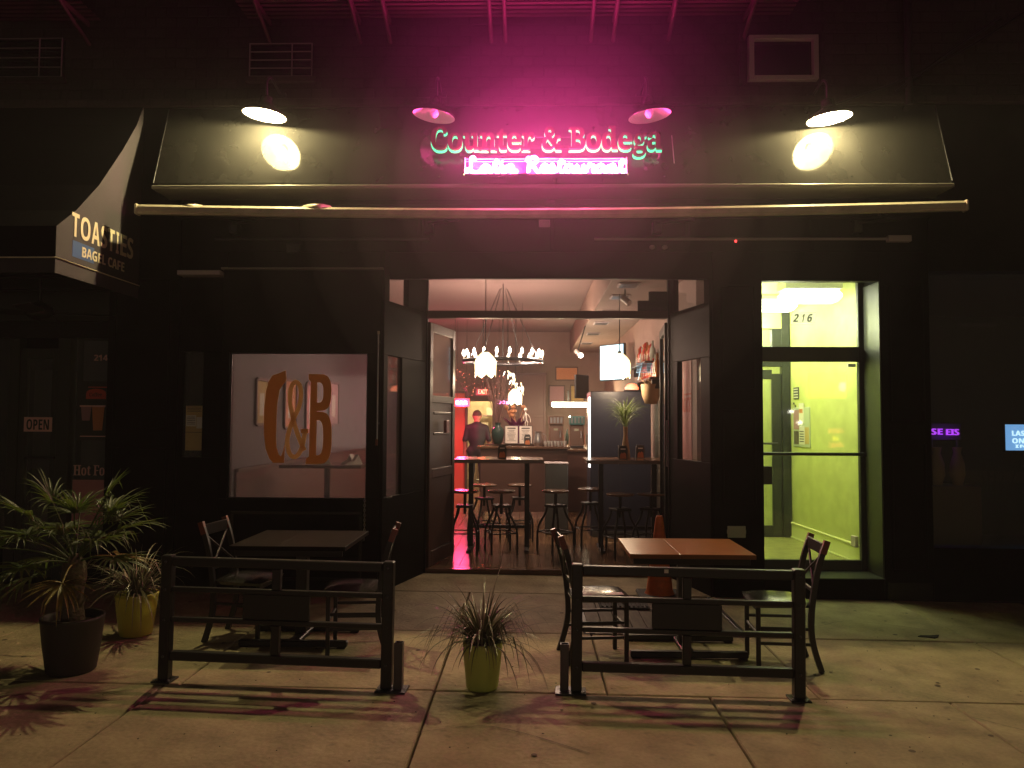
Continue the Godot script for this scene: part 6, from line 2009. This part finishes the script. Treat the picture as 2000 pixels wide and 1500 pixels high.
	for x in [-0.6, 0.5]:
		bar("cord", [Vector3(x, 0.1, 0), Vector3(x, 1.3, 0)], 0.004, "iron", ga, -1, 4)
	# dark bin and boxes under the counters
	var bn := thing("dark_crate_stand", "dark boxy stand with pale rim beside the host counter", "stand", Vector3(0.36, 0.05, -3.6))
	box("body", Vector3(-0.16, 0.0, -0.16), Vector3(0.16, 0.98, 0.16), "print_dark", bn, 0.01)
	box("rim", Vector3(-0.17, 0.981, -0.17), Vector3(0.17, 1.0, 0.17), "vent_frame", bn, 0.004)
	var bx2 := thing("door_box", "small pale box hung on the folded left door", "box", Vector3(-1.0, 1.57, -1.3), atan2(0.84, 0.19))
	box("case", Vector3(-0.05, -0.07, 0.024), Vector3(0.05, 0.07, 0.06), "poster_mauve", bx2)

func bar_table(label: String, at: Vector3, w: float, d: float) -> void:
	var o := thing("bar_table", label, "table", at, 0.0, "tall bar tables")
	var z := -d / 2
	for k in 4:
		box("top_board", Vector3(-w / 2, 1.075, z + 0.001), Vector3(w / 2, 1.12, z + d / 4 - 0.001), "bar_wood", o, 0.004)
		z += d / 4
	for x in [-w / 2 + 0.2, w / 2 - 0.2]:
		box("leg", Vector3(x - 0.03, 0.03, -0.03), Vector3(x + 0.03, 1.074, 0.03), "iron", o)
		box("foot", Vector3(x - 0.03, 0.0, -d / 2 + 0.05), Vector3(x + 0.03, 0.029, d / 2 - 0.05), "iron", o)
	box("beam", Vector3(-w / 2 + 0.231, 0.25, -0.02), Vector3(w / 2 - 0.231, 0.29, 0.02), "iron", o)

func stool(label: String, at: Vector3) -> Node3D:
	var o := thing("bar_stool", label, "stool", at, 0.0, "metal bar stools")
	var s := new_st()
	lathe(s, [Vector2(0.001, 0.715), Vector2(0.15, 0.715), Vector2(0.165, 0.722), Vector2(0.165, 0.738), Vector2(0.15, 0.746), Vector2(0.001, 0.742)], Vector3.ZERO, 24)
	obj("seat", s, "bar_wood", o)
	bar("screw", [Vector3(0, 0.46, 0), Vector3(0, 0.715, 0)], 0.018, "iron", o, -1, 10)
	box("hub", Vector3(-0.1, 0.54, -0.1), Vector3(0.1, 0.57, 0.1), "iron", o, 0.006)
	for k in 4:
		var w := TAU * (k + 0.5) / 4
		var d := Vector3(cos(w), 0, sin(w))
		bar("leg", curve([d * 0.10 + Vector3(0, 0.56, 0), d * 0.13 + Vector3(0, 0.45, 0), d * 0.215 + Vector3(0, 0.28, 0), d * 0.225 + Vector3(0, 0, 0)], 5), 0.014, "iron", o, -1, 7)
		var w2 := TAU * (k + 1.5) / 4
		bar("rung", [d * 0.218 + Vector3(0, 0.24, 0), Vector3(cos(w2), 0, sin(w2)) * 0.218 + Vector3(0, 0.24, 0)], 0.009, "iron", o, -1, 6)
	return o

# tulip of overlapping glass petals opening downwards
func tulip(label: String, at: Vector3, sd: int) -> void:
	var o := thing("tulip_pendant", label, "pendant lamp", at, 0.4 * sd, "tulip pendants")
	for k in 6:
		var w0 := TAU * k / 6.0
		var s := new_st()
		var rows := 7
		var cols := 4
		var pt := func(i: int, j: int) -> Vector3:
			var t := float(i) / rows
			var u := (float(j) / cols - 0.5)
			var rad := 0.03 + 0.112 * sin(minf(t * 3.4 + 0.1, PI / 2)) * (1.0 - 0.16 * maxf(0.0, t - 0.5)) + (0.004 if k % 2 == 0 else 0.0)
			var spread := 1.25 * (1.0 if t < 0.7 else 1.0 - pow((t - 0.7) / 0.3, 1.4) * 0.98)
			var w := w0 + u * spread
			return Vector3(cos(w) * rad, 0.16 - t * 0.33, sin(w) * rad)
		for i in rows:
			for j in cols:
				var A: Vector3 = pt.call(i, j)
				var B: Vector3 = pt.call(i, j + 1)
				var C: Vector3 = pt.call(i + 1, j + 1)
				var D: Vector3 = pt.call(i + 1, j)
				quad(s, A, B, C, D)
		obj("petal_lamp_shade", s, "tulip_glow", o)
	var c := new_st()
	lathe(c, [Vector2(0.001, 0.2), Vector2(0.02, 0.19), Vector2(0.035, 0.16), Vector2(0.001, 0.155)], Vector3.ZERO, 12)
	obj("cap", c, "iron", o)
	var bs := new_st()
	ball(bs, Vector3(0, 0.02, 0), Vector3(0.04, 0.05, 0.04), 10)
	obj("bulb", bs, "bulb_small", o)
	var soffit: bool = at.x > 0.94
	bar("rod", [Vector3(0, 0.2, 0), Vector3(0, (3.3 if soffit else 3.8) - at.y - 0.005, 0)], 0.006, "iron", o, -1, 6)
	omni("tulip_lamp", at + Vector3(0, -0.2, 0), Color(1, 0.72, 0.46).linear_to_srgb(), 0.9, 0.08)

# cluster of lit glass leaves hanging on wires
func hanging_petals() -> void:
	var o := thing("leaf_chandelier", "slanting cluster of glowing glass leaves hung on wires at the room's far end", "chandelier", Vector3(-0.33, 2.35, -6.6))
	var r := RandomNumberGenerator.new()
	r.seed = 77
	for k in 26:
		var t := k / 25.0
		var c := Vector3(-0.12 + 0.3 * t + r.randf_range(-0.05, 0.05), 0.2 - 0.36 * t + r.randf_range(-0.05, 0.05), r.randf_range(-0.08, 0.08))
		var s := new_st()
		blade(s, c, Vector3(r.randf_range(-0.6, 0.8), -1.0, r.randf_range(-0.5, 0.5)), 0.1, 0.045, 0.3, 3)
		obj("leaf_lamp", s, "bulb_small" if k % 3 == 0 else "tulip_glow", o)
	for x in [-0.12, 0.05, 0.16]:
		bar("wire", [Vector3(x, 0.15 - x, 0), Vector3(x, 1.44, 0)], 0.003, "iron", o, -1, 4)

# small white crane-like skeleton figure on the counter
func figure(at: Vector3) -> void:
	var o := thing("white_figurine", "small white long limbed skeleton figurine standing on the menu stands' ledge", "figurine", at)
	var s := new_st()
	ball(s, Vector3(0, 0.27, 0), Vector3(0.03, 0.04, 0.03), 10)
	obj("skull", s, "bone", o)
	bar("spine", curve([Vector3(0, 0.235, 0), Vector3(0.012, 0.18, 0), Vector3(0.02, 0.1, 0)]), 0.012, "bone", o)
	bar("arm", curve([Vector3(0.0, 0.21, 0), Vector3(0.05, 0.18, 0.0), Vector3(0.08, 0.12, 0.01), Vector3(0.085, 0.06, 0.01)]), 0.007, "bone", o, 0.004)
	bar("arm", curve([Vector3(0.0, 0.21, 0), Vector3(-0.03, 0.14, 0.01), Vector3(-0.02, 0.08, 0.02)]), 0.007, "bone", o, 0.004)
	bar("leg", curve([Vector3(0.02, 0.1, 0), Vector3(0.04, 0.06, 0.02), Vector3(0.03, 0.004, 0)]), 0.008, "bone", o, 0.005)
	bar("leg", curve([Vector3(0.02, 0.1, 0), Vector3(0.0, 0.06, 0.02), Vector3(0.0, 0.004, 0)]), 0.008, "bone", o, 0.005)

# ---------------------------------------------------------------- the person
func build_person() -> void:
	var o := thing("person", "person in a dark short sleeved shirt seen from behind in the back doorway", "person", Vector3(-1.2, 0.05, -9.6), 0.0)
	# joints: metres, facing away (-z); each bone is a, b, radius a, radius b, what it wears (0 skin, 1 shirt, 2 trousers, 3 shoe)
	var B := [
		[Vector3(0, 0.98, 0), Vector3(0, 1.18, 0.01), 0.155, 0.15, 1], [Vector3(0, 1.18, 0.01), Vector3(0, 1.40, 0.0), 0.15, 0.155, 1],
		[Vector3(-0.13, 1.42, 0), Vector3(0.13, 1.42, 0), 0.085, 0.085, 1], [Vector3(-0.09, 1.15, 0), Vector3(-0.11, 1.38, 0), 0.1, 0.1, 1], [Vector3(0.09, 1.15, 0), Vector3(0.11, 1.38, 0), 0.1, 0.1, 1],
		[Vector3(0, 1.45, -0.005), Vector3(0, 1.58, -0.02), 0.062, 0.058, 0], [Vector3(0, 1.66, -0.02), Vector3(0, 1.72, -0.015), 0.085, 0.092, 0], [Vector3(0, 1.62, -0.045), Vector3(0, 1.6, -0.07), 0.06, 0.045, 0],
		[Vector3(-0.2, 1.42, 0), Vector3(-0.265, 1.16, 0.03), 0.066, 0.052, 1], [Vector3(-0.265, 1.16, 0.03), Vector3(-0.27, 0.92, -0.05), 0.043, 0.032, 0],
		[Vector3(0.2, 1.42, 0), Vector3(0.27, 1.17, 0.03), 0.066, 0.052, 1], [Vector3(0.27, 1.17, 0.03), Vector3(0.26, 0.96, -0.1), 0.043, 0.032, 0],
		[Vector3(-0.09, 0.92, 0), Vector3(0.09, 0.92, 0), 0.125, 0.125, 2],
		[Vector3(-0.1, 0.9, 0), Vector3(-0.11, 0.48, 0.0), 0.1, 0.066, 2], [Vector3(-0.11, 0.48, 0.0), Vector3(-0.11, 0.09, 0.02), 0.064, 0.045, 2],
		[Vector3(0.1, 0.9, 0), Vector3(0.11, 0.48, 0.0), 0.1, 0.066, 2], [Vector3(0.11, 0.48, 0.0), Vector3(0.11, 0.09, 0.02), 0.064, 0.045, 2],
		[Vector3(-0.11, 0.05, 0.04), Vector3(-0.12, 0.04, -0.15), 0.045, 0.035, 3], [Vector3(0.11, 0.05, 0.04), Vector3(0.12, 0.04, -0.15), 0.045, 0.035, 3]]
	for sx in [-1.0, 1.0]:
		var wr: Vector3 = B[9][1] if sx < 0 else B[11][1]
		B.append([wr, wr + Vector3(0, -0.08, -0.015), 0.034, 0.036, 0])
		for k in 4:
			var f0 := wr + Vector3(0.0, -0.085, -0.035 + k * 0.02)
			var ln: float = [0.07, 0.08, 0.075, 0.06][k]
			B.append([f0, f0 + Vector3(-sx * 0.008, -ln * 0.55, 0), 0.0105, 0.0095, 0])
			B.append([f0 + Vector3(-sx * 0.008, -ln * 0.55, 0), f0 + Vector3(-sx * 0.025, -ln, 0), 0.0095, 0.008, 0])
		B.append([wr + Vector3(0, -0.03, -0.03), wr + Vector3(-sx * 0.012, -0.085, -0.062), 0.012, 0.009, 0])
		B.append([Vector3(sx * 0.092, 1.665, -0.01), Vector3(sx * 0.095, 1.69, -0.005), 0.014, 0.018, 0])
	var s := new_st()
	surface_nets(s, B, Vector3(-0.40, -0.02, -0.24), Vector3(0.40, 1.86, 0.22), 0.02)
	obj("body", s, "body", o)
	# close-cropped hair as a cap over the back of the skull
	var h := new_st()
	var n := 12
	var P := func(i: int, j: int) -> Vector3:
		var v := float(i) / n
		var w := lerpf(-2.1, 2.1, float(j) / n)
		var phi := v * 1.75
		var d := Vector3(sin(phi) * sin(w), cos(phi), sin(phi) * cos(w))
		return Vector3(0, 1.705, -0.017) + d * Vector3(0.1, 0.112, 0.105)
	for i in n:
		for j in n:
			quad(h, P.call(i, j), P.call(i + 1, j), P.call(i + 1, j + 1), P.call(i, j + 1))
	obj("hair", h, "hair", o)

func surface_nets(s: SurfaceTool, B: Array, lo: Vector3, hi: Vector3, cell: float) -> void:
	var nx := int((hi.x - lo.x) / cell) + 2
	var ny := int((hi.y - lo.y) / cell) + 2
	var nz := int((hi.z - lo.z) / cell) + 2
	var tot := nx * ny * nz
	var f := PackedFloat32Array()
	f.resize(tot)
	f.fill(1.0)
	var acc := PackedFloat32Array()
	acc.resize(tot)
	var K := 70.0
	for b in B:
		var a0: Vector3 = b[0]
		var a1: Vector3 = b[1]
		var r := maxf(b[2], b[3]) + 0.07
		var mn := a0.min(a1) - Vector3.ONE * r - lo
		var mx := a0.max(a1) + Vector3.ONE * r - lo
		var ab := a1 - a0
		var l2 := maxf(ab.length_squared(), 1e-9)
		for z in range(maxi(0, int(mn.z / cell)), mini(nz, int(mx.z / cell) + 2)):
			for y in range(maxi(0, int(mn.y / cell)), mini(ny, int(mx.y / cell) + 2)):
				for x in range(maxi(0, int(mn.x / cell)), mini(nx, int(mx.x / cell) + 2)):
					var p := lo + Vector3(x, y, z) * cell
					var t := clampf((p - a0).dot(ab) / l2, 0.0, 1.0)
					var d: float = (p - a0 - ab * t).length() - lerpf(b[2], b[3], t)
					acc[(z * ny + y) * nx + x] += exp(-K * d)
	for i in tot:
		if acc[i] > 0.0:
			f[i] = -log(acc[i]) / K
	var id := PackedInt32Array()
	id.resize(tot)
	id.fill(-1)
	var vs := PackedVector3Array()
	var cs := PackedColorArray()
	var off := [0, 1, nx, nx + 1, nx * ny, nx * ny + 1, nx * ny + nx, nx * ny + nx + 1]
	for z in nz - 1:
		for y in ny - 1:
			for x in nx - 1:
				var i := (z * ny + y) * nx + x
				var inside := 0
				for o in off:
					if f[i + o] < 0.0:
						inside += 1
				if inside == 0 or inside == 8:
					continue
				var sum := Vector3.ZERO
				var cnt := 0
				for e in [[0, 1], [2, 3], [4, 5], [6, 7], [0, 2], [1, 3], [4, 6], [5, 7], [0, 4], [1, 5], [2, 6], [3, 7]]:
					var fa := f[i + off[e[0]]]
					var fb := f[i + off[e[1]]]
					if (fa < 0.0) != (fb < 0.0):
						var t := fa / (fa - fb)
						var pa := Vector3(e[0] & 1, (e[0] >> 1) & 1, e[0] >> 2)
						var pb := Vector3(e[1] & 1, (e[1] >> 1) & 1, e[1] >> 2)
						sum += pa.lerp(pb, t)
						cnt += 1
				id[i] = vs.size()
				var v := lo + (Vector3(x, y, z) + sum / cnt) * cell
				vs.append(v)
				var best := 9.0
				var what := 0
				for b in B:
					var ab2: Vector3 = b[1] - b[0]
					var t2 := clampf((v - b[0]).dot(ab2) / maxf(ab2.length_squared(), 1e-9), 0.0, 1.0)
					var d2: float = (v - b[0] - ab2 * t2).length() - lerpf(b[2], b[3], t2)
					if d2 < best:
						best = d2
						what = b[4]
				cs.append([Color(0.36, 0.17, 0.12), Color(0.007, 0.006, 0.008), Color(0.02, 0.02, 0.025), Color(0.02, 0.02, 0.02)][what])
	var ix := PackedInt32Array()
	for z in range(1, nz - 1):
		for y in range(1, ny - 1):
			for x in range(1, nx - 1):
				var i := (z * ny + y) * nx + x
				var steps := [1, nx, nx * ny]
				for ax in 3:
					var a := f[i]
					var b := f[i + steps[ax]]
					if (a < 0.0) == (b < 0.0):
						continue
					var u: int = steps[(ax + 1) % 3]
					var v: int = steps[(ax + 2) % 3]
					var q := [id[i], id[i - u], id[i - u - v], id[i - v]]
					if a < 0.0:
						ix.append_array([q[0], q[2], q[1], q[0], q[3], q[2]])
					else:
						ix.append_array([q[0], q[1], q[2], q[0], q[2], q[3]])
	var nrm := PackedVector3Array()
	nrm.resize(vs.size())
	for k in range(0, ix.size(), 3):
		var fn := (vs[ix[k + 2]] - vs[ix[k]]).cross(vs[ix[k + 1]] - vs[ix[k]])
		for j in 3:
			nrm[ix[k + j]] += fn
	for k in ix:
		s.set_color(cs[k])
		s.set_normal(nrm[k].normalized())
		s.add_vertex(vs[k])
